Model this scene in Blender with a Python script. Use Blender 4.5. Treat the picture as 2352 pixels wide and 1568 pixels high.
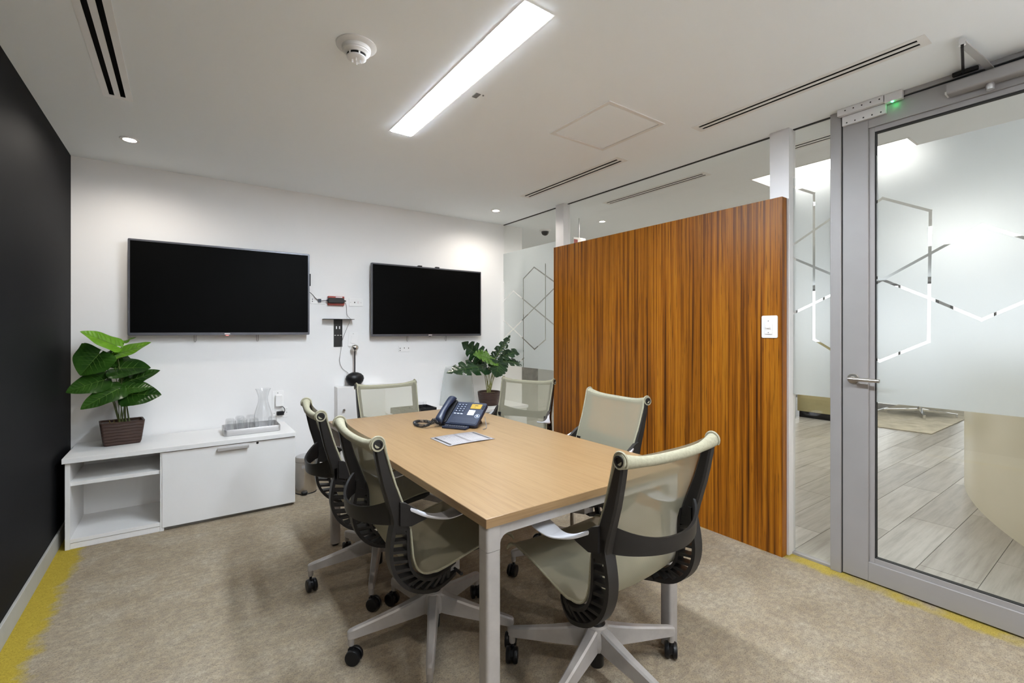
import bpy, bmesh, math, random
from mathutils import Vector, Matrix
random.seed(7)
PI = math.pi
for o in list(bpy.data.objects):
    bpy.data.objects.remove(o)
SC = bpy.context.scene
COL = SC.collection

# ------------------------------------------------------------------ camera
F, CX, CY, CAMH, YAW = 1063.0, 1176.0, 759.5, 1.27, 0.6181
IW, IH = 2352.0, 1568.0
cam_d = bpy.data.cameras.new('camera')
cam = bpy.data.objects.new('camera', cam_d)
COL.objects.link(cam)
cam.location = (0, 0, CAMH)
cam.rotation_euler = (PI/2, 0, -YAW)
cam_d.sensor_width = 36.0
cam_d.lens = F/IW*36.0
cam_d.shift_x = 0.0
cam_d.shift_y = (CY-IH/2)/IW
cam_d.clip_start = 0.02
SC.camera = cam
# ------------------------------------------------------------------ world, exposure
W = bpy.data.worlds.new('world'); SC.world = W
W.use_nodes = True
bg = W.node_tree.nodes['Background']
bg.inputs[0].default_value = (0.9, 0.95, 1.0, 1)
bg.inputs[1].default_value = 0.6
SC.view_settings.view_transform = 'Standard'
SC.view_settings.look = 'None'
SC.view_settings.gamma = 1.0
SC.view_settings.use_curve_mapping = False
SC.view_settings.exposure = 0.3
SC.cycles.diffuse_bounces = 8
SC.cycles.max_bounces = 16
SC.cycles.transparent_max_bounces = 40
STRIP_E = 128.0        # linear luminaire
DOWN_W = (19.0, 19.0, 44.0, 44.0)   # recessed downlights (spot watts), last two added unseen as fill
TROUGH_E = 6.0        # corridor luminous ceiling panel
WINDOW_E = 1.7        # daylight windows at the far end of the corridor

# ------------------------------------------------------------------ pixel helpers
_s, _c = math.sin(YAW), math.cos(YAW)
def ray(u, v):
    a = (u-CX)/F; b = -(v-CY)/F
    return Vector((_s+a*_c, _c-a*_s, b))
CO = Vector((0, 0, CAMH))
def at_z(u, v, z): d = ray(u, v); return CO + d*((z-CAMH)/d.z)
def at_x(u, v, x): d = ray(u, v); return CO + d*(x/d.x)
def at_y(u, v, y): d = ray(u, v); return CO + d*(y/d.y)

# ------------------------------------------------------------------ mesh builder
class MB:
    def __init__(s): s.v = []; s.f = []
    def add(s, vs, fs):
        n = len(s.v); s.v += [Vector(p) for p in vs]; s.f += [tuple(i+n for i in f) for f in fs]; return s
    def box(s, x0, x1, y0, y1, z0, z1, M=None):
        vs = [Vector(p) for p in ((x0,y0,z0),(x1,y0,z0),(x1,y1,z0),(x0,y1,z0),(x0,y0,z1),(x1,y0,z1),(x1,y1,z1),(x0,y1,z1))]
        if M is not None: vs = [M @ p for p in vs]
        return s.add(vs, [(0,3,2,1),(4,5,6,7),(0,1,5,4),(1,2,6,5),(2,3,7,6),(3,0,4,7)])
    def loft(s, rings, cap=True, closed=False):
        n = len(rings[0]); vs = [p for r in rings for p in r]; fs = []
        m = len(rings)
        for i in range(m if closed else m-1):
            a = i*n; b = ((i+1) % m)*n
            for j in range(n):
                k = (j+1) % n
                fs.append((a+j, a+k, b+k, b+j))
        if cap and not closed:
            fs.append(tuple(range(n-1, -1, -1))); fs.append(tuple((m-1)*n+j for j in range(n)))
        return s.add(vs, fs)
    def lathe(s, prof, seg=24, M=None, cap=True):
        M = M or Matrix()
        rings = [[M @ Vector((r*math.cos(2*PI*j/seg), r*math.sin(2*PI*j/seg), z)) for j in range(seg)] for r, z in prof]
        return s.loft(rings, cap)
    def tube(s, pts, r, seg=8, cap=True, closed=False):
        pts = [Vector(p) for p in pts]; n = len(pts)
        rs = r if isinstance(r, (list, tuple)) else [r]*n
        rings = []; up = None
        for i, p in enumerate(pts):
            if closed: t = pts[(i+1) % n]-pts[i-1]
            else: t = pts[min(i+1, n-1)]-pts[max(i-1, 0)]
            t.normalize()
            if up is None:
                up = Vector((0,0,1)) if abs(t.z) < .9 else Vector((1,0,0))
            a = up - t*up.dot(t); a.normalize(); up = a; b = t.cross(a)
            rings.append([p + (a*math.cos(2*PI*j/seg)+b*math.sin(2*PI*j/seg))*rs[i] for j in range(seg)])
        return s.loft(rings, cap, closed)
    def prism(s, poly, h0, h1, M=None):
        M = M or Matrix()
        return s.loft([[M @ Vector((x, y, h)) for x, y in poly] for h in (h0, h1)])
    def grid(s, fn, nu, nv):
        vs = [fn(i/nu, j/nv) for i in range(nu+1) for j in range(nv+1)]
        fs = [(i*(nv+1)+j, i*(nv+1)+j+1, (i+1)*(nv+1)+j+1, (i+1)*(nv+1)+j) for i in range(nu) for j in range(nv)]
        return s.add(vs, fs)
def rrect(w, h, r, n=4, cx=0, cy=0):
    pts = []
    for qx, qy, a0 in ((1,1,0),(-1,1,90),(-1,-1,180),(1,-1,270)):
        for k in range(n+1):
            a = math.radians(a0+90*k/n)
            pts.append((cx+qx*(w/2-r)+r*math.cos(a), cy+qy*(h/2-r)+r*math.sin(a)))
    return pts
def spline(pts, n=8):
    pts = [Vector(p) for p in pts]; out = []
    for i in range(len(pts)-1):
        p0 = pts[max(i-1,0)]; p1 = pts[i]; p2 = pts[i+1]; p3 = pts[min(i+2,len(pts)-1)]
        for k in range(n):
            t = k/n
            out.append(.5*((2*p1)+(p2-p0)*t+(2*p0-5*p1+4*p2-p3)*t*t+(3*p1-p0-3*p2+p3)*t**3))
    out.append(pts[-1]); return out
def RX(a): return Matrix.Rotation(math.radians(a), 4, 'X')
def RY(a): return Matrix.Rotation(math.radians(a), 4, 'Y')
def RZ(a): return Matrix.Rotation(math.radians(a), 4, 'Z')
def TR(*p): return Matrix.Translation(Vector(p if len(p) == 3 else p[0]))

ROOT = {}
def mesh(name, mb, m, off=(0,0,0), smooth=True, angle=35):
    me = bpy.data.meshes.new(name); off = Vector(off)
    me.from_pydata([tuple(p-off) for p in mb.v], [], mb.f)
    bm = bmesh.new(); bm.from_mesh(me); bmesh.ops.recalc_face_normals(bm, faces=bm.faces); bm.to_mesh(me); bm.free()
    me.materials.append(m)
    if smooth:
        me.shade_smooth(); me.set_sharp_from_angle(angle=math.radians(angle))
    return me
def link(name, me, parent=None, loc=(0,0,0), bevel=0, seg=2):
    o = bpy.data.objects.new(name, me); COL.objects.link(o); o.location = loc
    if parent is not None:
        o.parent = parent; ROOT[o] = ROOT.get(parent, Vector())
    if bevel:
        b = o.modifiers.new('bevel', 'BEVEL'); b.width = bevel; b.segments = seg; b.limit_method = 'ANGLE'; b.angle_limit = math.radians(40)
    return o
def tag(o, label=None, cat=None, group=None, kind=None):
    if label: o['label'] = label
    if cat: o['category'] = cat
    if group: o['group'] = group
    if kind: o['kind'] = kind
    return o
def thing(name, label, cat, loc=(0,0,0), rz=0, group=None, kind=None):
    o = bpy.data.objects.new(name, None); COL.objects.link(o); o.location = loc; o.rotation_euler = (0,0,math.radians(rz))
    o.empty_display_size = .05
    ROOT[o] = Vector(loc) if rz == 0 else Vector()
    return tag(o, label, cat, group, kind)
def part(name, mb, m, parent, bevel=0, label=None, smooth=True, angle=35, seg=2):
    """geometry in world coordinates for unrotated things, in local coordinates for rotated ones"""
    o = link(name, mesh(name, mb, m, ROOT[parent], smooth, angle), parent, (0,0,0), bevel, seg)
    if label: o['label'] = label
    return o
def solo(name, mb, m, label, cat, origin, bevel=0, group=None, kind=None, smooth=True, angle=35):
    o = link(name, mesh(name, mb, m, origin, smooth, angle), None, origin, bevel)
    ROOT[o] = Vector(origin)
    return tag(o, label, cat, group, kind)
def box(*a): return MB().box(*a)

# ------------------------------------------------------------------ materials
class NT:
    def __init__(s, name):
        s.m = bpy.data.materials.new(name); s.m.use_nodes = True; s.t = s.m.node_tree
        s.p = s.t.nodes['Principled BSDF']; s.out = s.t.nodes['Material Output']
    def n(s, typ, **kw):
        nd = s.t.nodes.new(typ)
        for k, v in kw.items(): setattr(nd, k, v)
        return nd
    def l(s, a, b): s.t.links.new(a, b)
    def pos(s, scale=(1,1,1), world=True):
        mp = s.n('ShaderNodeMapping'); mp.inputs['Scale'].default_value = scale
        if world: g = s.n('ShaderNodeNewGeometry'); s.l(g.outputs['Position'], mp.inputs[0])
        else: g = s.n('ShaderNodeTexCoord'); s.l(g.outputs['Object'], mp.inputs[0])
        return mp.outputs[0]
    def noise(s, vec, scale, detail=3, rough=.55):
        t = s.n('ShaderNodeTexNoise'); t.inputs['Scale'].default_value = scale; t.inputs['Detail'].default_value = detail; t.inputs['Roughness'].default_value = rough
        s.l(vec, t.inputs['Vector']); return t.outputs[0]
    def ramp(s, fac, stops):
        r = s.n('ShaderNodeValToRGB'); e = r.color_ramp.elements
        while len(e) < len(stops): e.new(.5)
        for k, (p, c) in enumerate(stops): e[k].position = p; e[k].color = (*c, 1)
        s.l(fac, r.inputs[0]); return r.outputs[0]
    def mix(s, fac, a, b, mode='MIX'):
        x = s.n('ShaderNodeMix', data_type='RGBA', blend_type=mode)
        for sock, val in ((x.inputs[0], fac), (x.inputs[6], a), (x.inputs[7], b)):
            if hasattr(val, 'default_value'): s.l(val, sock)
            elif isinstance(val, (int, float)): sock.default_value = val
            else: sock.default_value = (*val, 1)
        return x.outputs[2]
    def math(s, op, a, b=0.0, clamp=False):
        x = s.n('ShaderNodeMath', operation=op, use_clamp=clamp)
        for k, val in enumerate((a, b)):
            if hasattr(val, 'default_value'): s.l(val, x.inputs[k])
            else: x.inputs[k].default_value = val
        return x.outputs[0]
    def bump(s, h, strength=.2, dist=.002):
        b = s.n('ShaderNodeBump'); b.inputs['Strength'].default_value = strength; b.inputs['Distance'].default_value = dist
        s.l(h, b.inputs['Height']); s.l(b.outputs[0], s.p.inputs['Normal'])
def basic(name, col, rough=.5, metal=0, spec=.5, var=.04, scale=12, bump=0, coat=0, world=False):
    t = NT(name); v = t.pos(world=world)
    n = t.noise(v, scale)
    lo = tuple(max(0, c*(1-var)) for c in col); hi = tuple(min(1, c*(1+var)) for c in col)
    t.l(t.ramp(n, [(.3, lo), (.7, hi)]), t.p.inputs['Base Color'])
    t.p.inputs['Roughness'].default_value = rough; t.p.inputs['Metallic'].default_value = metal
    t.p.inputs['Specular IOR Level'].default_value = spec
    if coat: t.p.inputs['Coat Weight'].default_value = coat; t.p.inputs['Coat Roughness'].default_value = .1
    if bump: t.bump(t.noise(v, scale*12), bump, .001)
    return t.m
def emis(name, col, strength):
    t = NT(name); t.p.inputs['Base Color'].default_value = (.8,.8,.8,1)
    t.p.inputs['Emission Color'].default_value = (*col, 1); t.p.inputs['Emission Strength'].default_value = strength
    return t.m
M = {}
M['wall'] = basic('white_wall_paint', (.815,.805,.80), .75, var=.012, scale=2.5, bump=.08, world=True)
M['ceil'] = basic('ceiling_paint', (.915,.95,.98), .85, var=.008, scale=2, bump=.05, world=True)
M['black_wall'] = basic('black_wall_paint', (.0055,.0055,.0062), .6, var=.1, scale=3, bump=.06, world=True, spec=.07)
M['skirting'] = basic('grey_skirting', (.36,.355,.33), .5, var=.04)
M['lam'] = basic('white_laminate', (.745,.735,.725), .38, var=.012, scale=6)
M['plate'] = basic('white_plastic', (.82,.81,.80), .35, var=.01)
M['alu'] = basic('satin_aluminium', (.56,.55,.55), .42, .75, var=.03, scale=8)
M['alu_light'] = basic('light_aluminium_post', (.72,.70,.70), .45, .25, var=.02, scale=8)
M['door_alu'] = basic('grey_anodised_door_frame', (.335,.318,.312), .48, .3, var=.03, scale=5)
M['cast'] = basic('cast_aluminium_base', (.365,.342,.325), .5, .3, var=.05, scale=30, bump=.06)
M['arm'] = basic('polished_arm_aluminium', (.66,.67,.72), .38, .45, var=.02)
M['steel'] = basic('brushed_steel', (.60,.57,.53), .26, 1, var=.05, scale=20)
M['chrome'] = basic('chrome', (.75,.75,.76), .12, 1, var=.02)
M['nickel'] = basic('satin_nickel', (.55,.52,.48), .3, 1, var=.03)
M['dark'] = basic('dark_graphite_plastic', (.010,.0085,.008), .45, var=.15, scale=20, spec=.38)
M['black'] = basic('black_plastic', (.007,.007,.008), .4, var=.1, spec=.3)
M['rubber'] = basic('black_rubber', (.012,.012,.012), .6, var=.1)
M['slot'] = basic('black_duct', (.004,.004,.004), .9, var=.1)
M['screen'] = basic('black_screen', (.0008,.0008,.0008), .5, spec=.05, var=0)
M['bezel'] = basic('grey_tv_bezel', (.10,.10,.115), .32, .5, var=.04)
M['red'] = basic('red_plastic', (.32,.035,.02), .4, var=.06)
M['logo'] = basic('pale_print', (.75,.68,.69), .5)
M['navy'] = basic('navy_phone_plastic', (.008,.014,.034), .42, var=.08)
M['key'] = basic('pale_phone_key', (.45,.50,.62), .5)
M['paperw'] = basic('white_paper', (.27,.252,.256), .7, var=.02, scale=30)
M['ink'] = basic('black_ink', (.012,.012,.012), .6)
M['lcd'] = basic('amber_lcd', (.34,.22,.03), .3)
M['soil'] = basic('mossy_soil', (.11,.075,.02), .95, var=.6, scale=60, bump=.8)
M['cable'] = basic('grey_cable', (.16,.155,.15), .5)
M['cable_dark'] = basic('black_cable', (.012,.012,.014), .45)
M['gasket'] = basic('black_gasket', (.01,.01,.01), .7)
M['cream'] = basic('cream_desk_lacquer', (.80,.76,.60), .22, var=.02, scale=1.5, world=True)
M['grey_wall'] = basic('grey_corridor_wall', (.46,.46,.43), .7, var=.03, scale=2, world=True)
M['olive'] = basic('olive_panel', (.36,.32,.17), .5, var=.05)
M['rug'] = basic('beige_rug', (.48,.44,.35), .95, var=.18, scale=6, bump=.5, world=True)
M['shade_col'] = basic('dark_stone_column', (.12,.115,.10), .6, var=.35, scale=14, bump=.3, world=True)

def m_carpet():
    t = NT('beige_loop_carpet'); v = t.pos()
    big = t.noise(v, 4.5, 6, .68); mid = t.noise(t.pos((1,1.3,1)), 34, 5, .7); fine = t.noise(t.pos((1,1.4,1)), 150, 4, .75)
    c1 = t.ramp(big, [(.34, (.315,.250,.170)), (.5, (.40,.327,.230)), (.66, (.435,.372,.282))])
    c2 = t.mix(t.ramp(mid, [(.40,(0,0,0)), (.62,(1,1,1))]), t.mix(.6, c1, (.225,.190,.155)), c1)
    # mustard edging along the side walls
    sep = t.n('ShaderNodeSeparateXYZ'); t.l(v, sep.inputs[0])
    wob = t.math('MULTIPLY', t.math('SUBTRACT', t.noise(v, 9, 4, .7), .5), .17)
    xx = t.math('ADD', sep.outputs[0], wob)
    left = t.math('MULTIPLY', t.math('SUBTRACT', -.455, xx), 22, True)
    wob2 = t.math('MULTIPLY', t.math('SUBTRACT', t.noise(v, 12, 4, .7), .5), .10)
    x2 = t.math('ADD', sep.outputs[0], wob2)
    patch = t.math('MULTIPLY', t.math('SUBTRACT', t.noise(v, 3.1, 3, .6), .40), 6, True)
    right = t.math('MULTIPLY', t.math('MULTIPLY', t.math('SUBTRACT', x2, 2.728), 30, True), patch)
    yel = t.mix(mid, (.32,.235,.030), (.52,.395,.055))
    c3 = t.mix(t.math('MAXIMUM', left, t.math('MULTIPLY', right, .85)), c2, yel)
    spk = t.ramp(fine, [(.30,(.30,.28,.26)), (.46,(.95,.95,.95)), (.75,(1.3,1.3,1.3))])
    c4 = t.mix(.85, c3, spk, 'MULTIPLY')
    t.l(c4, t.p.inputs['Base Color']); t.p.inputs['Roughness'].default_value = .98; t.p.inputs['Specular IOR Level'].default_value = .1
    t.bump(fine, .9, .006); return t.m
M['carpet'] = m_carpet()
def m_veneer():
    t = NT('zebrano_veneer')
    a = t.noise(t.pos((1,1,.012)), 46, 3, .65); b = t.noise(t.pos((1,1,.02)), 190, 3, .6); big = t.noise(t.pos((1,1,.05)), 9, 2, .5)
    c = t.ramp(a, [(.30,(.040,.0110,.0016)), (.42,(.18,.055,.0036)), (.52,(.295,.100,.006)), (.62,(.36,.138,.010)), (.74,(.225,.071,.0045))])
    c = t.mix(t.ramp(b, [(.30,(1,1,1)), (.44,(0,0,0))]), c, (.055,.017,.004))
    c = t.mix(.45, c, t.ramp(big, [(.35,(.72,.70,.68)), (.65,(1.2,1.2,1.2))]), 'MULTIPLY')
    t.l(c, t.p.inputs['Base Color']); t.p.inputs['Roughness'].default_value = .36; t.p.inputs['Specular IOR Level'].default_value = .22
    return t.m
M['veneer'] = m_veneer()
def m_maple(name, k=1.0, sc=(1,.03,1)):
    t = NT(name)
    a = t.noise(t.pos(sc), 120, 4, .7); b = t.noise(t.pos((1,.05,1)), 9, 2, .5)
    c = t.ramp(a, [(.28,(.195*k,.116*k,.052*k)), (.48,(.250*k,.156*k,.075*k)), (.7,(.280*k,.182*k,.092*k))])
    c = t.mix(.35, c, t.ramp(b, [(.35,(.90,.88,.86)), (.65,(1.06,1.06,1.06))]), 'MULTIPLY')
    t.l(c, t.p.inputs['Base Color']); t.p.inputs['Roughness'].default_value = .34; t.p.inputs['Specular IOR Level'].default_value = .4
    return t.m
M['maple'] = m_maple('pale_oak_laminate'); M['maple_edge'] = m_maple('pale_oak_edge_band', .95, (.04,.04,1.2))
def m_sling(name, col, clear):
    t = NT(name); tr = t.n('ShaderNodeBsdfTransparent'); mx = t.n('ShaderNodeMixShader')
    w = t.n('ShaderNodeTexWave', wave_type='BANDS', bands_direction='Y'); w.inputs['Scale'].default_value = 110; t.l(t.pos(world=False), w.inputs['Vector'])
    t.l(t.ramp(w.outputs[0], [(.2, tuple(c*.86 for c in col)), (.8, tuple(min(1,c*1.1) for c in col))]), t.p.inputs['Base Color'])
    t.p.inputs['Roughness'].default_value = .7; t.p.inputs['Specular IOR Level'].default_value = .25
    lw = t.n('ShaderNodeLayerWeight'); lw.inputs[0].default_value = .35
    f = t.math('MULTIPLY', t.math('SUBTRACT', 1.0, lw.outputs['Facing'], True), clear)
    t.l(f, mx.inputs[0]); t.l(t.p.outputs[0], mx.inputs[1]); t.l(tr.outputs[0], mx.inputs[2]); t.l(mx.outputs[0], t.out.inputs[0])
    return t.m
M['sling'] = m_sling('sage_mesh_fabric', (.325,.302,.22), .50)
M['hem'] = basic('sage_mesh_hem', (.285,.268,.19), .75, var=.12, scale=120, bump=.3)
def m_glass(name, tint=(.985,.992,.986), refl=1.0):
    t = NT(name); t.t.nodes.remove(t.p)
    tr = t.n('ShaderNodeBsdfTransparent'); tr.inputs[0].default_value = (*tint, 1)
    gl = t.n('ShaderNodeBsdfGlossy'); gl.inputs['Roughness'].default_value = .01
    fr = t.n('ShaderNodeLayerWeight'); fr.inputs[0].default_value = .5
    sch = t.math('ADD', t.math('MULTIPLY', t.math('POWER', fr.outputs['Facing'], 5.0), .96), .04)   # reflectance of both faces alike
    mx = t.n('ShaderNodeMixShader'); t.l(t.math('MULTIPLY', sch, refl, True), mx.inputs[0])
    t.l(tr.outputs[0], mx.inputs[1]); t.l(gl.outputs[0], mx.inputs[2]); t.l(mx.outputs[0], t.out.inputs[0]); return t.m
M['glass'] = m_glass('clear_glass'); M['tumbler'] = m_glass('thin_drinking_glass', (.985,.988,.99), 1.3)
M['glass_edge'] = basic('green_glass_edge', (.62,.74,.68), .2, var=.03)
def m_film():
    t = NT('frosted_film'); t.t.nodes.remove(t.p)
    rf = t.n('ShaderNodeBsdfRefraction'); rf.inputs['IOR'].default_value = 1.22; rf.inputs['Roughness'].default_value = .55; rf.inputs[0].default_value = (.955,.965,.975,1)
    tl = t.n('ShaderNodeBsdfTranslucent'); tl.inputs[0].default_value = (.90,.925,.94,1)
    df = t.n('ShaderNodeBsdfDiffuse'); df.inputs[0].default_value = (.72,.78,.78,1)
    m1 = t.n('ShaderNodeMixShader'); m1.inputs[0].default_value = .30; t.l(rf.outputs[0], m1.inputs[1]); t.l(tl.outputs[0], m1.inputs[2])
    m2 = t.n('ShaderNodeMixShader'); m2.inputs[0].default_value = .16; t.l(m1.outputs[0], m2.inputs[1]); t.l(df.outputs[0], m2.inputs[2])
    t.l(m2.outputs[0], t.out.inputs[0]); return t.m
M['film'] = m_film()
def m_plank():
    t = NT('grey_wood_tile')
    oi = t.n('ShaderNodeObjectInfo')
    a = t.noise(t.pos((.07,1,1)), 26, 4, .65); b = t.noise(t.pos((.3,1,1)), 3, 2)
    c = t.ramp(a, [(.30,(.30,.28,.25)), (.5,(.42,.40,.365)), (.7,(.50,.48,.45))])
    k = t.ramp(oi.outputs['Random'], [(0,(.82,.80,.77)), (1,(1.1,1.1,1.1))])
    t.l(t.mix(1.0, c, k, 'MULTIPLY'), t.p.inputs['Base Color']); t.p.inputs['Roughness'].default_value = .3; return t.m
M['plank'] = m_plank()
M['grout'] = basic('dark_grout', (.20,.19,.17), .8)
def m_leaf(name, dark, light, rough):
    t = NT(name); n = t.noise(t.pos(world=False), 9, 3)
    oi = t.n('ShaderNodeObjectInfo')
    c = t.ramp(n, [(.3, dark), (.7, light)])
    c = t.mix(1.0, c, t.ramp(oi.outputs['Random'], [(0,(.75,.75,.75)), (1,(1.2,1.2,1.2))]), 'MULTIPLY')
    t.l(c, t.p.inputs['Base Color']); t.p.inputs['Roughness'].default_value = rough
    tl = t.n('ShaderNodeBsdfTranslucent'); t.l(c, tl.inputs[0]); mx = t.n('ShaderNodeMixShader'); mx.inputs[0].default_value = .22
    t.l(t.p.outputs[0], mx.inputs[1]); t.l(tl.outputs[0], mx.inputs[2]); t.l(mx.outputs[0], t.out.inputs[0]); return t.m
M['leaf'] = m_leaf('glossy_green_leaf', (.014,.050,.007), (.038,.108,.012), .30)
M['leaf_young'] = m_leaf('young_lime_leaf', (.075,.20,.010), (.14,.31,.018), .36)
M['leaf_mon'] = m_leaf('waxy_dark_leaf', (.010,.028,.011), (.024,.060,.022), .2)
M['vein'] = basic('pale_leaf_vein', (.10,.19,.030), .45, var=.1)
M['stem'] = basic('green_stem', (.085,.115,.025), .5, var=.2)
M['stem2'] = basic('olive_stem', (.22,.22,.06), .5, var=.2)
def m_pot():
    t = NT('brown_woven_pot'); v = t.pos((1,1,1), False)
    w = t.n('ShaderNodeTexWave', wave_type='BANDS', bands_direction='Z'); w.inputs['Scale'].default_value = 16; w.inputs['Distortion'].default_value = 2.5; w.inputs['Detail'].default_value = 2; t.l(v, w.inputs['Vector'])
    n = t.noise(t.pos((1,1,4), False), 26, 3)
    c = t.mix(n, (.018,.0075,.005), (.062,.027,.016))
    t.l(c, t.p.inputs['Base Color']); t.p.inputs['Roughness'].default_value = .48; t.bump(w.outputs[0], .5, .004); return t.m
M['pot'] = m_pot()
M['led'] = emis('green_led', (.02,1,.2), 26)
M['strip'] = emis('luminous_diffuser', (.86,.95,1.04), STRIP_E)
M['strip_fill'] = emis('fill_strip_diffuser', (.86,.95,1.04), STRIP_E*.8)  # diffuser of the strip added behind the camera
M['spot'] = emis('downlight_lens', (1,.94,.84), 40)
M['trough'] = emis('luminous_ceiling_panel', (1,.985,.93), TROUGH_E)
M['trough_fill'] = emis('fill_ceiling_panel', (1,.985,.93), TROUGH_E*1.3)  # for the out-of-view panels added to light the corridor
M['window'] = emis('daylight_pane', (.93,.97,1), WINDOW_E)
M['redled'] = emis('red_standby_lamp', (1,.06,.03), 1.2)
# ================================================================== ROOM SHELL
XL, XG, YB, YF, ZC = -0.60, 2.842, 4.155, -1.25, 2.42
XS = 3.06          # corridor ceiling step
ZC2 = 2.50
def plate(x0, x1, y0, y1, z, holes, rim=.05):
    """horizontal sheet at height z with rectangular openings whose reveals rise by rim"""
    xs = sorted({x0, x1, *[h[0] for h in holes], *[h[1] for h in holes]}); ys = sorted({y0, y1, *[h[2] for h in holes], *[h[3] for h in holes]})
    mb = MB()
    for i in range(len(xs)-1):
        for j in range(len(ys)-1):
            cx, cy = (xs[i]+xs[i+1])/2, (ys[j]+ys[j+1])/2
            if any(h[0] < cx < h[1] and h[2] < cy < h[3] for h in holes): continue
            mb.add([(xs[i],ys[j],z),(xs[i+1],ys[j],z),(xs[i+1],ys[j+1],z),(xs[i],ys[j+1],z)], [(0,1,2,3)])
    for a, b, c, d in holes:
        for p, q in (((a,c),(b,c)), ((b,c),(b,d)), ((b,d),(a,d)), ((a,d),(a,c))):
            mb.add([(*p,z),(*q,z),(*q,z+rim),(*p,z+rim)], [(0,1,2,3)])
    return mb
STRIP = (.972, 1.100, 1.290, 2.575)
FILL_STRIP = (.972, 1.100, -.98, .305)  # unseen strip added behind the camera to brighten the room
VENTS = [(-.318, -.204, 1.90, 3.00), (2.345, 2.441, .535, 1.548), (2.345, 2.452, 2.095, 3.185)]
def vent_slots(v, inset=.03):
    x0, x1, y0, y1 = v; w = x1-x0
    return [(x0+w*.225, x0+w*.40, y0+inset, y1-inset), (x0+w*.60, x0+w*.775, y0+inset, y1-inset)]
DOWN = [(-.261, 3.598), (2.437, 3.692), (-.261, .25), (2.437, -.35)]  # last two are out of frame, added for fill light
ch = [STRIP, FILL_STRIP] + [(v[0]+.008, v[1]-.008, v[2]+.008, v[3]-.008) for v in VENTS] + [(x-.03, x+.03, y-.03, y+.03) for x, y in DOWN]
solo('ceiling', plate(XL, XS, YF, YB, ZC, ch, .06), M['ceil'], 'flat white painted ceiling of the meeting room', 'ceiling', (1,1.5,ZC), kind='structure', smooth=False)
solo('floor', box(XL, XG+.01, YF, YB, -.03, 0), M['carpet'], 'speckled beige carpet with mustard edging along the side walls', 'carpet', (1,1.5,0), kind='structure')
solo('wall_back', box(XL-.05, 3.09, YB, YB+.1, 0, ZC+.1), M['wall'], 'white wall behind the two screens', 'wall', (1,YB,0), kind='structure')
solo('wall_left', box(XL-.05, XL, YF, YB, 0, ZC+.1), M['black_wall'], 'matt black painted side wall', 'wall', (XL,1.5,0), kind='structure')
solo('wall_front', box(XL-.05, 3.0, YF-.1, YF, 0, ZC+.1), M['wall'], 'white wall behind the camera position', 'wall', (1,YF,0), kind='structure')
solo('wall_right', box(2.80, 2.90, YF, .02, 0, ZC), M['wall'], 'short white wall beyond the glass door', 'wall', (2.85,-.6,0), kind='structure')
solo('baseboard_left', box(XL, XL+.012, YF, YB, 0, .093), M['skirting'], 'grey baseboard under the black wall', 'baseboard', (XL,1.5,0), bevel=.002, kind='structure')
solo('baseboard_back', box(XL, XG-.01, YB-.012, YB, 0, .10), M['skirting'], 'grey baseboard under the white screen wall', 'baseboard', (1,YB,0), bevel=.002, kind='structure')

# ---------------------------------------------------------------- glass partition
def p_yz(u, v): p = at_x(u, v, XG-.004); return (p.y, p.z)
def clip(poly, a, b, keep_left):
    out = []; n = len(poly)
    def sd(p): return ((b[0]-a[0])*(p[1]-a[1])-(b[1]-a[1])*(p[0]-a[0]))*(1 if keep_left else -1)
    for i in range(n):
        p, q = poly[i], poly[(i+1) % n]; sp, sq = sd(p), sd(q)
        if sp >= 0: out.append(p)
        if (sp > 0 > sq) or (sp < 0 < sq):
            t = sp/(sp-sq); out.append((p[0]+(q[0]-p[0])*t, p[1]+(q[1]-p[1])*t))
    return out
def area(p): return abs(sum(p[i][0]*p[(i+1) % len(p)][1]-p[(i+1) % len(p)][0]*p[i][1] for i in range(len(p))))/2
def subtract(polys, quad):
    # quad counter-clockwise
    s = sum(quad[i][0]*quad[(i+1) % 4][1]-quad[(i+1) % 4][0]*quad[i][1] for i in range(4))
    if s < 0: quad = quad[::-1]
    res = []
    for P in polys:
        rest = P
        for i in range(4):
            a, b = quad[i], quad[(i+1) % 4]
            o = clip(rest, a, b, False)
            if len(o) > 2 and area(o) > 1e-7: res.append(o)
            rest = clip(rest, a, b, True)
            if len(rest) < 3: break
    return res
def film(y0, y1, z0, z1, segs, x, w=.0125):
    polys = [[(y0,z0),(y1,z0),(y1,z1),(y0,z1)]]
    for a, b in segs:
        a = p_yz(*a); b = p_yz(*b); d = Vector((b[0]-a[0], b[1]-a[1])); d.normalize(); n = Vector((-d.y, d.x))*w/2; e = d*w*.45
        q = [(a[0]-e.x+n.x, a[1]-e.y+n.y), (a[0]-e.x-n.x, a[1]-e.y-n.y), (b[0]+e.x-n.x, b[1]+e.y-n.y), (b[0]+e.x+n.x, b[1]+e.y+n.y)]
        polys = subtract(polys, q)
    mb = MB()
    for P in polys:
        n = len(P)
        mb.add([(x, p[0], p[1]) for p in P], [tuple(range(n))]); mb.add([(x+.0006, p[0], p[1]) for p in P], [tuple(range(n-1, -1, -1))])
    return mb
def film_obj(parent, mb):
    me = bpy.data.meshes.new('frosted_film'); off = ROOT[parent]
    vs = [tuple(p-off) for p in mb.v]; fs = []
    for f in mb.f:     # front sheet faces the room (-x), back sheet the corridor (+x)
        a, b, c = mb.v[f[0]], mb.v[f[1]], mb.v[f[2]]
        nx = (b-a).cross(c-a).x; front = mb.v[f[0]].x == min(p.x for p in mb.v)
        fs.append(f if (nx < 0) == front else f[::-1])
    me.from_pydata(vs, [], fs); me.materials.append(M['film'])
    o = link('frosted_film', me, parent); o['label'] = 'frosted film with clear hexagon lines'; return o
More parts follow.
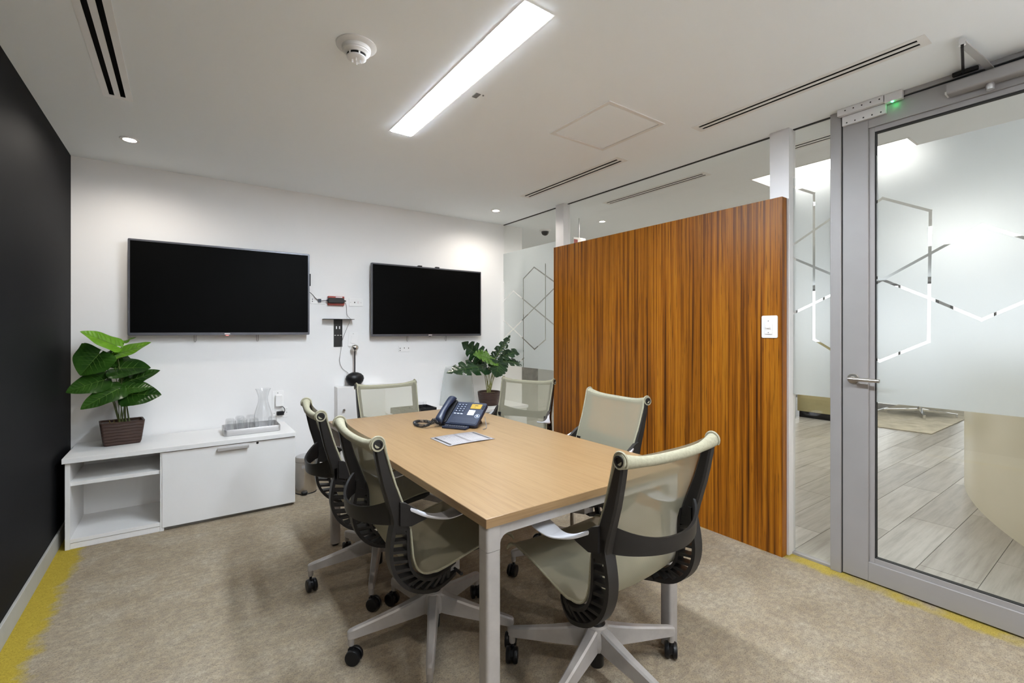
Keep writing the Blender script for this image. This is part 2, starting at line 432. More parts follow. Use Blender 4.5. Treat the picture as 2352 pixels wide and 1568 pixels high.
P1 = [((1226.7,613.5),(1202.2,640)), ((1202.2,640),(1202.2,850)), ((1226.7,613.5),(1280,652)), ((1252.8,606),(1252.8,780)), ((1252.8,780),(1227.6,802)),
      ((1227.6,802),(1178.8,755.5)), ((1178.8,755.5),(1148,727.5)), ((1148,699.5),(1178.8,668)), ((1178.8,668),(1226.7,707.6)), ((1226.7,707.6),(1282,753.5)),
      ((1282,653),(1226.7,707.6)), ((1226.7,707.6),(1178.8,755.5)), ((1178.8,755.5),(1157.3,776)), ((1157.3,776),(1157.3,648)), ((1157.3,648),(1148,643)),
      ((1157.3,822),(1180,843.6)), ((1180,843.6),(1203,822))]
P3 = [((1822,429),(1869.5,444)), ((1869.5,444),(1869.5,779)), ((1869.5,779),(1914,806)), ((1822,561.5),(1914,498)), ((1822,593),(1914,631.5)), ((1822,719),(1914,675))]
PD = [((2000,473),(2027,455)), ((2027,455),(2137,484)), ((2137,484),(2133,784)), ((2133,784),(2020.5,829)), ((2020.5,829),(2000,819)),
      ((2000,657),(2255.7,517)), ((2255.7,517),(2352,546)), ((2352,546),(2500,590)), ((2000,632),(2134,684)), ((2134,684),(2254.7,734)), ((2254.7,734),(2352,693)), ((2352,693),(2500,630))]
def glazing(name, label, y0, y1, fz, segs, top=ZC):
    t = thing(name, label, 'glass panel', (XG, (y0+y1)/2, 0), kind='structure')
    part('pane', box(XG, XG+.01, y0, y1, .012, top-.012), M['glass'], t, smooth=False)
    part('channel', box(XG-.012, XG+.022, y0, y1, 0, .012), M['door_alu'], t)
    part('channel', box(XG-.004, XG+.014, y0, y1, top-.004, top), M['gasket'], t)
    if fz: film_obj(t, film(y0+.002, y1-.002, fz[0], fz[1], segs, XG-.004))
    return t
glazing('window_1', 'fixed glass panel with frosted hexagon film beside the white wall', 3.235, YB, (.898, 2.105), P1)
glazing('window_2', 'tall fixed glass panel behind the wood veneer partition', 1.331, 3.125, None, [])
glazing('window_3', 'narrow frosted glass sidelight between the wood panel and the door', 1.028, 1.224, (.910, 2.138), P3)
def post(name, label, x0, x1, y0, y1):
    return solo(name, box(x0, x1, y0, y1, 0, ZC), M['alu_light'], label, 'post', (XG, y0, 0), bevel=.002, kind='structure')
post('trim_1', 'white metal post rising behind the far end of the wood panel', 2.792, 2.87, 3.125, 3.235)
post('trim_2', 'white metal post rising behind the near end of the wood panel', 2.792, 2.87, 1.224, 1.331)
solo('trim_3', box(XG-.03, XG+.045, .978, 1.028, 0, ZC), M['door_alu'], 'grey metal jamb between sidelight and glass door', 'door jamb', (XG,1,0), bevel=.002, kind='structure')
solo('trim_4', box(XG-.03, XG+.045, .02, .062, 0, ZC), M['door_alu'], 'grey metal jamb on the hinge side of the glass door', 'door jamb', (XG,.04,0), bevel=.002, kind='structure')
solo('trim_5', box(XG-.03, XG+.045, .062, .978, 2.399, ZC), M['door_alu'], 'grey metal head frame above the glass door', 'door frame', (XG,.5,2.4), bevel=.001, kind='structure')

# ---------------------------------------------------------------- door
dr = thing('door_1', 'grey aluminium framed glass door with frosted hexagon film', 'door', (XG, .52, 0), kind='structure')
dx0, dx1 = XG-.022, XG+.024
DY0, DY1 = .066, .973
part('stile', box(dx0, dx1, .862, DY1, .008, 2.392), M['door_alu'], dr, .0015)
part('stile', box(dx0, dx1, DY0, .176, .008, 2.392), M['door_alu'], dr, .0015)
part('rail', box(dx0, dx1, .176, .862, 2.292, 2.392), M['door_alu'], dr, .0015)
part('rail', box(dx0, dx1, .176, .862, .008, .104), M['door_alu'], dr, .0015)
bd = MB()
for a in ((.838,.862,.104,2.292), (.176,.2,.104,2.292), (.2,.838,2.268,2.292), (.2,.838,.104,.128)):
    bd.box(dx0+.010, dx1-.010, *a)
part('glazing_bead', bd, M['door_alu'], dr, .001)
gk = MB()
for a in ((.834,.838,.128,2.268), (.2,.204,.128,2.268), (.204,.834,2.262,2.268), (.204,.834,.128,.131)):
    gk.box(XG-.009, XG+.015, *a)
part('gasket', gk, M['gasket'], dr)
part('edge_seal', box(XG-.02, XG+.02, DY1, .978, .006, 2.399), M['gasket'], dr)
part('edge_seal', box(XG-.02, XG+.02, DY0, .978, 2.392, 2.399), M['gasket'], dr)
part('pane', box(XG, XG+.008, .2, .838, .128, 2.268), M['glass'], dr, smooth=False)
film_obj(dr, film(.205, .833, .912, 2.150, PD, XG-.004))
hd = part('handle', MB().lathe([(.026,0),(.026,.006),(.024,.009),(.0115,.010),(.0115,.045)], 28, TR(dx0,.925,1.024) @ RY(-90)), M['nickel'], dr, label='brushed steel lever handle')
lv = MB().tube([(dx0-.042,.934,1.024),(dx0-.045,.92,1.024),(dx0-.045,.86,1.0235),(dx0-.045,.803,1.023)], [.0085,.0095,.0092,.0088], 12)
part('lever', lv, M['nickel'], hd)
cl = part('closer', MB().prism(rrect(.060,.050,.008), .20, .556, TR(dx0-.0302,0,2.344) @ RX(90) @ Matrix.Scale(-1,4,(0,0,1))), M['door_alu'], dr, label='grey overhead door closer body')
part('closer_cap', box(dx0-.05, dx0-.002, .554, .564, 2.322, 2.334), M['plate'], cl)
part('closer_spindle', MB().lathe([(.013,-.026),(.015,-.012),(.012,0)], 16, TR(dx0-.03,.424,2.319)), M['alu'], cl)
part('closer_arm', MB().loft([[Vector((x,y,z))+Vector(d) for d in ((-.002,-.012,0),(.002,.012,0),(.002,.012,.006),(-.002,-.012,.006))] for x,y,z in ((dx0-.03,.424,2.378),(dx0-.16,.438,2.388),(dx0-.335,.455,2.392))]), M['alu'], cl)
part('closer_joint', MB().lathe([(.011,0),(.011,.024),(.008,.028)], 14, TR(dx0-.335,.455,2.386)), M['chrome'], cl)
part('closer_rod', MB().tube([(dx0-.335,.455,2.380),(dx0-.02,.51,2.406)], .005, 8), M['dark'], cl)
part('closer_bracket', box(XG-.048, XG-.030, .462, .545, 2.401, 2.417), M['dark'], cl, .002)

# electromagnetic lock above the door
ml = thing('magnetic_lock', 'silver magnetic lock plates above the glass door', 'door lock', (XG-.03, .88, 2.36))
part('magnet_body', box(XG-.062, XG-.031, .79, .985, 2.385, 2.419), M['alu_light'], ml, .002)
ap = part('armature_plate', box(XG-.040, XG-.0225, .785, .970, 2.335, 2.383), M['alu_light'], ml, .0015)
for k in range(5):
    for zz, xx in ((2.347, XG-.0402), (2.404, XG-.0622)):
        part('screw', MB().lathe([(.0035,0),(.003,.0012)], 10, TR(xx,.805+.036*k,zz) @ RY(-90)), M['dark'], ap if zz < 2.38 else ml)
ls = thing('lock_sensor', 'small grey sensor box with glowing green light above the door', 'sensor', (XG-.03, .752, 2.385))
part('housing', box(XG-.058, XG-.031, .718, .787, 2.378, 2.419), M['alu_light'], ls, .002)
part('indicator', MB().lathe([(.0055,0),(.005,.003),(.002,.005)], 12, TR(XG-.05,.757,2.378) @ RX(180)), M['led'], ls, label='glowing green light')

# ---------------------------------------------------------------- wood veneer partition
wp = thing('wood_panel', 'tall zebra-grained wood veneer panel in front of the glass', 'partition', (2.76, 2.2, 0))
part('panel', box(2.737, 2.791, 1.236, 3.198, 0, 2.023), M['veneer'], wp, .001)
sw = thing('dimmer_switch', 'white dimmer switch plate mounted on the wood panel', 'light switch', (2.737, 1.303, 1.293))
part('plate', MB().prism(rrect(.088,.128,.008), 0, .007, TR(2.737,1.303,1.293) @ RY(-90) @ RZ(90)), M['plate'], sw, .002)
part('insert', MB().prism(rrect(.040,.084,.003), .007, .013, TR(2.737,1.306,1.293) @ RY(-90) @ RZ(90)), M['plate'], sw, .001)
part('knob', MB().lathe([(.010,0),(.010,.012),(.008,.014)], 20, TR(2.724,1.306,1.293) @ RY(-90)), M['plate'], sw)
for dz in (-.033, .033):
    part('screw', MB().lathe([(.003,0),(.0025,.001)], 10, TR(2.724,1.306,1.293+dz) @ RY(-90)), M['cable'], sw)

# ================================================================== CEILING FITTINGS
def strip_light(S, label, m):
    a, b, c, d = S
    lt = thing('ceiling_strip_light', label, 'ceiling light', ((a+b)/2, (c+d)/2, ZC), group='recessed strip lights')
    part('diffuser', box(a+.004, b-.004, c+.004, d-.004, ZC-.0035, ZC+.012), M[m], lt, smooth=False, label='glowing white diffuser')
    fr = MB()
    for q in ((a-.006,a+.004,c-.006,d+.006), (b-.004,b+.006,c-.006,d+.006), (a+.004,b-.004,c-.006,c+.004), (a+.004,b-.004,d-.004,d+.006)):
        fr.box(q[0], q[1], q[2], q[3], ZC-.0015, ZC+.012)
    part('frame', fr, M['plate'], lt)
strip_light(STRIP, 'long bright recessed strip light in the ceiling above the table', 'strip')
strip_light(FILL_STRIP, 'unseen strip light added behind the camera as fill', 'strip_fill')
VL = ['wide two-slot air vent in the ceiling near the black wall', 'two-slot air vent in the ceiling closest to the glass door', 'two-slot air vent in the ceiling above the wood panel, further from the door']
def vent(v, z, label):
    t = thing('slot_vent', label, 'air vent', ((v[0]+v[1])/2, (v[2]+v[3])/2, z), group='linear slot vents in the ceilings')
    s1, s2 = vent_slots(v); x0, x1, y0, y1 = v; zz = (z-.0015, z+.001)
    for k, q in enumerate(((x0, s1[0], y0, y1), (s1[1], s2[0], y0, y1), (s2[1], x1, y0, y1), (s1[0], s1[1], y0, s1[2]), (s1[0], s1[1], s1[3], y1), (s2[0], s2[1], y0, s2[2]), (s2[0], s2[1], s2[3], y1))):
        part(('frame_side','centre_bar','frame_side','end_plate','end_plate','end_plate','end_plate')[k], box(*q, *zz), M['plate'], t)
    part('plenum', MB().box(x0+.009, x1-.009, y0+.009, y1-.009, z+.045, z+.055).box(x0+.009,x0+.012,y0+.009,y1-.009,z+.004,z+.045).box(x1-.012,x1-.009,y0+.009,y1-.009,z+.004,z+.045).box(x0+.012,x1-.012,y0+.009,y0+.012,z+.004,z+.045).box(x0+.012,x1-.012,y1-.012,y1-.009,z+.004,z+.045), M['slot'], t, label='black inside of the duct')
for v, l in zip(VENTS, VL): vent(v, ZC, l)
DL = ['round recessed downlight in the ceiling near the black wall', 'round recessed downlight in the ceiling above the far right corner', 'unseen downlight added as fill behind the camera near the black wall', 'unseen downlight added as fill behind the camera near the glass door']
def downlight(x, y, z, label, watts, spot=True):
    t = thing('recessed_downlight', label, 'downlight', (x, y, z), group='round downlights')
    part('trim_ring', MB().lathe([(.049,0),(.048,-.004),(.034,-.005),(.029,.004),(.029,.03),(.0492,.03)], 32, TR(x,y,z-.0005), cap=False), M['plate'], t)
    part('lens', MB().lathe([(.0285,0),(.0285,.004)], 24, TR(x,y,z+.006)), M['spot'], t, label='glowing lens')
    if spot:
        ld = bpy.data.lights.new('downlight_beam', 'SPOT'); ld.energy = watts; ld.color = (1,.93,.84); ld.spot_size = math.radians(166); ld.spot_blend = .85; ld.shadow_soft_size = .03
        lo = bpy.data.objects.new('downlight_beam', ld); COL.objects.link(lo); lo.parent = t; lo.location = (0,0,-.012)
for (x, y), l, w_ in zip(DOWN, DL, DOWN_W): downlight(x, y, ZC, l, w_)
sm = thing('smoke_detector', 'round white smoke detector on the ceiling', 'smoke detector', (.571, 1.886, ZC))
S0 = TR(.571,1.886,ZC) @ RX(180)
part('base', MB().lathe([(.078,0),(.078,.004),(.072,.009),(.056,.011),(.055,.024),(.050,.028)], 40, S0), M['plate'], sm)
part('chamber_vent', MB().lathe([(.036,.028),(.036,.047)], 32, S0), M['slot'], sm)
part('body', MB().lathe([(.052,.026),(.051,.030),(.041,.036),(.040,.0375)], 40, S0), M['plate'], sm)
for k in range(6):
    part('rib', MB().box(-.003,.003,.033,.0385,.036,.048, S0 @ RZ(60*k)), M['plate'], sm)
part('cap', MB().lathe([(.038,.047),(.038,.051),(.031,.056),(.012,.057)], 36, S0), M['plate'], sm)
for k in range(4):
    part('sensor_finger', MB().box(-.002,.002,.012,.018,.056,.070, S0 @ RZ(90*k+20)), M['plate'], sm)
ap = thing('access_panel', 'square white access hatch set in the ceiling', 'access panel', (1.957, 1.83, ZC))
fr = MB(); a, b, c, d = 1.757, 2.157, 1.622, 2.045
for q in ((a-.022,a,c-.022,d+.022), (b,b+.022,c-.022,d+.022), (a,b,c-.022,c), (a,b,d,d+.022)): fr.box(*q, ZC-.005, ZC+.001)
part('frame', fr, M['plate'], ap, .001)
part('hatch', box(a+.005, b-.005, c+.005, d-.005, ZC-.003, ZC+.001), M['ceil'], ap, .001)
sr = thing('ceiling_sensor', 'small grey square sensor on the ceiling beside the strip light', 'sensor', (1.168, 1.944, ZC))
part('window', box(1.155,1.181,1.922,1.966,ZC-.003,ZC+.001), M['cable'], sr, .001)
part('button', MB().lathe([(.005,0),(.004,.003)], 12, TR(1.196,1.925,ZC) @ RX(180)), M['cable'], sr)

# ================================================================== CORRIDOR BEYOND THE GLASS
CXE, CY0, CY1 = 14.0, -4.0, 10.0
TRO = (3.77, 4.35, .945, 1.94)
fc = thing('floor_corridor', 'grey wood-look tile floor of the corridor', 'floor', (6, 2, -.012), kind='structure')
part('subfloor', box(2.853, CXE, CY0, CY1, -.03, -.004), M['grout'], fc)
pm = None
pw, pl = .235, 1.18
for j in range(28):
    for i in range(6):
        x = 2.86+i*(pl+.003)-(.39*(j % 3)); y = -.66+j*(pw+.003)
        x0 = max(x, 2.86)
        if x0 != x:
            if x+pl-x0 < .05: continue
            o = part('plank', box(x0, x+pl, y, y+pw, -.004, 0), M['plank'], fc); continue
        if pm is None: pm = mesh('plank', box(0,pl,0,pw,0,.004), M['plank'])
        o = link('plank', pm, fc, (x-6, y-2, .008))
part('plank_field', MB().box(2.86+6*(pl+.003), CXE, CY0, CY1, -.004, -.0005).box(2.86, 2.86+6*(pl+.003), CY0, -.67, -.004, -.0005).box(2.86, 2.86+6*(pl+.003), 6.02, CY1, -.004, -.0005), M['plank'], fc)
solo('ceiling_corridor', MB().add(plate(XS, CXE, CY0, CY1, ZC2, [TRO, (3.288+.008,3.395-.008,2.06+.008,3.13-.008), (3.29+.008,3.397-.008,.40,1.56-.008), (3.808,3.868,3.62,3.68)], .08).v, plate(XS, CXE, CY0, CY1, ZC2, [TRO, (3.288+.008,3.395-.008,2.06+.008,3.13-.008), (3.29+.008,3.397-.008,.40,1.56-.008), (3.808,3.868,3.62,3.68)], .08).f)
     .add([(XS,CY0,ZC),(XS,CY1,ZC),(XS,CY1,ZC2),(XS,CY0,ZC2)], [(0,1,2,3)]).add([(XG,YB,ZC),(XS,YB,ZC),(XS,CY1,ZC),(XG,CY1,ZC)], [(0,1,2,3)]).add([(2.9,CY0,ZC),(XS,CY0,ZC),(XS,YF,ZC),(2.9,YF,ZC)], [(0,1,2,3)]), M['ceil'], 'raised white ceiling of the corridor behind the glass', 'ceiling', (5,2,ZC2), kind='structure', smooth=False)
vent((3.288,3.395,2.06,3.13), ZC2, 'two-slot air vent in the corridor ceiling seen above the wood panel')
vent((3.29,3.397,.392,1.56), ZC2, 'two-slot air vent in the corridor ceiling seen through the narrow sidelight')
downlight(3.838, 3.65, ZC2, 'round recessed downlight in the corridor ceiling above the wood panel', 45)
lp = thing('luminous_panel', 'large glowing white light panel in the corridor ceiling', 'ceiling light', (4.06, 1.44, ZC2))
part('diffuser', box(TRO[0]+.002, TRO[1]-.002, TRO[2]+.002, TRO[3]-.002, ZC2+.05, ZC2+.06), M['trough'], lp, smooth=False)
part('frame', MB().box(TRO[0]-.012,TRO[0]+.002,TRO[2]-.012,TRO[3]+.012,ZC2-.002,ZC2+.05).box(TRO[1]-.002,TRO[1]+.012,TRO[2]-.012,TRO[3]+.012,ZC2-.002,ZC2+.05).box(TRO[0]+.002,TRO[1]-.002,TRO[2]-.012,TRO[2]+.002,ZC2-.002,ZC2+.05).box(TRO[0]+.002,TRO[1]-.002,TRO[3]-.002,TRO[3]+.012,ZC2-.002,ZC2+.05), M['plate'], lp)
# glowing panels added to brighten the corridor, mostly out of view
for k, (x0, y0) in enumerate(((7.2,.945), (4.75,3.1), (3.9,-2.6))):
    t = thing('luminous_panel', ('added fill light panel deep in the corridor, second from the glass', 'unseen fill light panel added deep in the corridor to the left', 'unseen fill light panel added in the corridor beyond the door')[k], 'ceiling light', (x0+.7, y0+.5, ZC2), group='added corridor fill panels')
    part('diffuser', box(x0, x0+1.48, y0, y0+1.0, ZC2-.02, ZC2-.001), M['trough_fill' if k else 'trough'], t, smooth=False)
dm = thing('dome_camera', 'small dark dome security camera on the corridor ceiling', 'security camera', (3.602, 4.369, ZC2))
part('mount', MB().lathe([(.07,0),(.068,.012),(.05,.02)], 28, TR(3.602,4.369,ZC2) @ RX(180)), M['plate'], dm)
part('dome', MB().lathe([(.046,.018),(.044,.04),(.032,.058),(.012,.068)], 24, TR(3.602,4.369,ZC2) @ RX(180)), M['dark'], dm)
es = thing('exit_sign', 'small white and red sign hanging in the corridor above the wood panel', 'sign', (3.52, 3.70, 2.17))
part('panel', box(3.44, 3.62, 3.69, 3.71, 2.17, 2.285), M['plate'], es, .003)
part('coloured_band', box(3.445, 3.50, 3.6885, 3.69, 2.18, 2.262), M['red'], es)
part('hanger', MB().tube([(3.53,3.70,2.285),(3.53,3.70,ZC2)], .005, 8), M['alu'], es)
solo('wall_corridor_far', box(CXE, CXE+.1, CY0, CY1, 0, ZC2+.2), M['wall'], 'white end wall of the corridor with tall windows', 'wall', (CXE,2,0), kind='structure')
solo('wall_corridor_left', box(3.0, CXE, 6.6, 6.7, 0, ZC2+.2), M['grey_wall'], 'grey side wall of the corridor behind the frosted panel', 'wall', (6,6.6,0), kind='structure')
solo('wall_corridor_right', box(2.9, CXE, CY0-.1, CY0, 0, ZC2+.2), M['wall'], 'white side wall at the near end of the corridor', 'wall', (6,CY0,0), kind='structure')
solo('wall_corridor_return', box(2.99, 3.09, YB+.1, 6.6, 0, ZC2+.2), M['wall'], 'white corridor wall end beside the frosted panel', 'wall', (3.05,5,0), kind='structure')
for k in range(6):
    y0 = -3.4+k*1.6
    t = thing('window_%d' % (k+4), 'tall daylight window in the end wall of the corridor', 'window', (CXE, y0+.6, .3), group='corridor end windows', kind='structure')
    part('pane', box(CXE-.02, CXE-.012, y0, y0+1.3, .35, 2.35), M['window'], t)
    fr = MB()
    for q in ((y0-.05,y0,.3,2.4), (y0+1.3,y0+1.35,.3,2.4), (y0,y0+1.3,.3,.35), (y0,y0+1.3,2.35,2.4), (y0+.63,y0+.67,.35,2.35)): fr.box(CXE-.05, CXE-.001, *q)
    part('frame', fr, M['door_alu'], t)
# curved reception desk
ccx, ccy, cr = 6.03, -2.847, 3.875
dk = thing('curved_reception_desk', 'large curved cream reception desk seen through the glass door', 'reception desk', (5.0, .6, 0))
arc = [math.radians(a) for a in range(60, 141, 2)]
outer = [(ccx+cr*math.cos(a), ccy+cr*math.sin(a)) for a in arc]; inner = [(ccx+(cr-.45)*math.cos(a), ccy+(cr-.45)*math.sin(a)) for a in arc]
part('front', MB().loft([[Vector((o[0],o[1],0)), Vector((o[0],o[1],1.06)), Vector((i[0],i[1],1.06)), Vector((i[0],i[1],0))] for o, i in zip(outer, inner)]), M['cream'], dk)
outer2 = [(ccx+(cr+.03)*math.cos(a), ccy+(cr+.03)*math.sin(a)) for a in arc]
part('counter', MB().loft([[Vector((o[0],o[1],1.06)), Vector((o[0],o[1],1.10)), Vector((i[0],i[1],1.10)), Vector((i[0],i[1],1.06))] for o, i in zip(outer2, inner)]), M['lam'], dk)
# rug and lounge chairs
solo('area_rug', box(7.47, 10.9, 1.64, 2.62, 0, .012), M['rug'], 'beige woven rug on the corridor floor', 'rug', (9,3,0), bevel=.004)
def lounge(x, y, rz, label):
    t = thing('lounge_chair', label, 'chair', (x, y, .012), rz, group='lounge chairs on the rug')
    for k in range(4):
        part('base_foot', MB().add(*foot(k)), M['chrome'], t)
    part('column', MB().lathe([(.03,.06),(.03,.36)], 16), M['chrome'], t)
    part('seat_shell', MB().lathe([(.05,.35),(.30,.38),(.36,.45),(.38,.62),(.35,.62),(.33,.48),(.05,.46)], 28), M['grey_wall'], t)
def foot(k):
    A = RZ(90*k); mb = MB()
    mb.loft([[A @ Vector(p) for p in ((.02,-.022,.07),(.02,.022,.07),(.02,.022,.10),(.02,-.022,.10))], [A @ Vector(p) for p in ((.40,-.014,.045),(.40,.014,.045),(.40,.014,.062),(.40,-.014,.062))]])
    mb.loft([[A @ Vector(p) for p in ((.39,-.014,0),(.39,.014,0),(.415,.014,0),(.415,-.014,0))], [A @ Vector(p) for p in ((.39,-.014,.06),(.39,.014,.06),(.415,.014,.06),(.415,-.014,.06))]])
    return mb.v, mb.f
lounge(8.95, 2.10, 20, 'grey lounge chair on a chrome star base standing on the rug, nearer one')
lounge(10.3, 2.15, 50, 'grey lounge chair on a chrome star base standing on the rug, further one')
# cabinet seen under the sidelight film
cb = thing('corridor_cabinet', 'olive panelled cabinet with black plinth seen under the sidelight film', 'cabinet', (7.7, 3.0, 0))
part('plinth', box(7.44, 8.2, 2.65, 3.12, 0, .09), M['black'], cb)
part('body', box(7.42, 8.2, 2.65, 3.14, .09, 1.1), M['olive'], cb, .003)
solo('wall_corridor_pier', box(7.1, 7.42, 3.16, 4.2, 0, ZC2), M['wall'], 'white wall pier beside the olive cabinet in the corridor', 'wall', (7.3,3.6,0), kind='structure')
# things behind the far frosted panel
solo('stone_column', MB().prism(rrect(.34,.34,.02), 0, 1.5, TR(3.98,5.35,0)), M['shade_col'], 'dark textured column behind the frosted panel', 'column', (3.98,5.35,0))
wc = thing('corridor_door', 'pale corridor door with an arm closer behind the frosted panel', 'door', (3.55, 5.4, 0))
part('leaf', box(3.10, 3.15, 4.6, 5.5, .01, 2.2), M['lam'], wc)
part('closer_body', box(3.15, 3.20, 4.75, 5.0, 2.10, 2.16), M['dark'], wc, .003)
part('closer_arm', MB().tube([(3.19,4.85,2.17),(3.36,4.72,2.18),(3.36,4.72,1.98)], .010, 8), M['dark'], wc)
# ================================================================== TABLE
TX0, TX1, TY0, TY1, TZ = .708, 1.628, 1.1225, 2.886, .73
tb = thing('meeting_table', 'rectangular pale oak meeting table on silver metal legs', 'table', ((TX0+TX1)/2, (TY0+TY1)/2, 0))
part('table_top', box(TX0, TX1, TY0, TY1, TZ-.028, TZ), M['maple'], tb, .0015)
eb = MB()
for q in ((TX0-.0008,TX0,TY0,TY1), (TX1,TX1+.0008,TY0,TY1), (TX0,TX1,TY0-.0008,TY0), (TX0,TX1,TY1,TY1+.0008)): eb.box(*q, TZ-.0275, TZ-.0012)
part('edge_band', eb, M['maple_edge'], tb)
LEG = .050; ZT = TZ-.028
for sx, sy in ((0,0),(1,0),(0,1),(1,1)):
    lx = TX0+.006 if sx == 0 else TX1-.006-LEG; ly = TY0+.006 if sy == 0 else TY1-.006-LEG
    cx, cy = lx+LEG/2, ly+LEG/2
    ll = part('leg', MB().prism(rrect(LEG,LEG,.010), .012, ZT-.075, TR(cx,cy,0)), M['cast'], tb)
    part('leg_head', MB().prism(rrect(LEG+.0012,LEG+.0012,.010), ZT-.0735, ZT, TR(cx,cy,0)), M['cast'], tb)
    part('foot', MB().lathe([(.018,0),(.020,.004),(.020,.013)], 16, TR(cx,cy,0)), M['black'], ll)
def gusset(x0, x1, y, zt, n=6):
    # end apron with curved gussets into the legs
    top = [(x0, zt), (x1, zt)]; r = .03; low = zt-.034
    pts = [(x1,zt),(x1,low-r)] + [(x1-r+r*math.cos(math.radians(a)), low-r+r*math.sin(math.radians(a))) for a in range(10,91,20)] + [(x0+r-r*math.cos(math.radians(a)), low-r+r*math.sin(math.radians(a))) for a in range(90,9,-20)] + [(x0,low-r),(x0,zt)]
    return MB().prism(pts, -.018, .018, TR(0,y,0) @ RX(90))
part('end_apron', gusset(TX0+.056, TX1-.056, TY0+.031, ZT), M['cast'], tb)
part('end_apron', gusset(TX0+.056, TX1-.056, TY1-.031, ZT), M['cast'], tb)
for x in (TX0+.10, TX1-.10):
    part('side_rail', box(x-.015, x+.015, TY0+.05, TY1-.05, ZT-.04, ZT), M['dark'], tb)

# ================================================================== CHAIRS
# side profile of the mesh sling (x forward, z up, chair origin on the floor below the column)
SL = [Vector((x, 0, z)) for x, z in ((-.296,.893),(-.272,.815),(-.243,.73),(-.214,.65),(-.196,.585),(-.189,.525),(-.183,.475),(-.166,.432),(-.130,.409),(-.08,.411),(-.01,.428),(.07,.449),(.14,.464),(.195,.470),(.228,.460),(.243,.438))]
SLS = spline(SL, 4)
def sling_hw(z, x):
    return .228 if x > -.1 else .222 + .010*max(0, (z-.7)/.2)
def sling_pt(u, v):
    i = u*(len(SLS)-1); k = min(int(i), len(SLS)-2); p = SLS[k].lerp(SLS[k+1], i-k); t = (SLS[k+1]-SLS[k]).normalized()
    n = Vector((t.z, 0, -t.x)) if False else Vector((-t.z, 0, t.x))   # towards the sitter's side negative
    hw = sling_hw(p.z, p.x); y = (v*2-1)*hw
    sag = .017*(1-(2*v-1)**2)*math.sin(PI*min(1, max(0, u*1.02)))**.5
    q = Vector((p.x, y, p.z))
    # sag away from the sitter: backwards on the back, downwards on the seat
    away = Vector((t.z, 0, -t.x)); 
    if away.x > 0 and p.z > .55: away = -away
    if p.z < .5 and away.z > 0: away = -away
    q += away*sag
    if u < .12: q.z += .016*(abs(2*v-1)**3)*(1-u/.12) - .004
    return q
def rail_path(pts): return spline([Vector((x,0,z)) for x, z in pts], 3)
OUT = rail_path(((-.252,.655),(-.252,.62),(-.262,.57),(-.268,.52),(-.262,.47),(-.24,.42),(-.20,.378),(-.15,.353),(-.09,.341),(-.03,.337),(.02,.338)))
INN = rail_path(((-.212,.64),(-.209,.60),(-.207,.56),(-.206,.51),(-.199,.46),(-.178,.420),(-.147,.396),(-.105,.386),(-.06,.383),(-.02,.383),(.02,.380)))
def spine_y(x): return .212 if x < -.12 else .212-.075*((x+.12)/.14)**1.3
def ribbon(path, thick, half, s):
    rings = []
    for i, p in enumerate(path):
        t = (path[min(i+1,len(path)-1)]-path[max(i-1,0)]).normalized(); n = Vector((-t.z,0,t.x))
        y = spine_y(p.x)*s
        rings.append([p+n*a*thick/2+Vector((0,y+b*half,0)) for a, b in ((1,1),(1,-1),(-1,-1),(-1,1))])
    return MB().loft(rings)
CH = {}
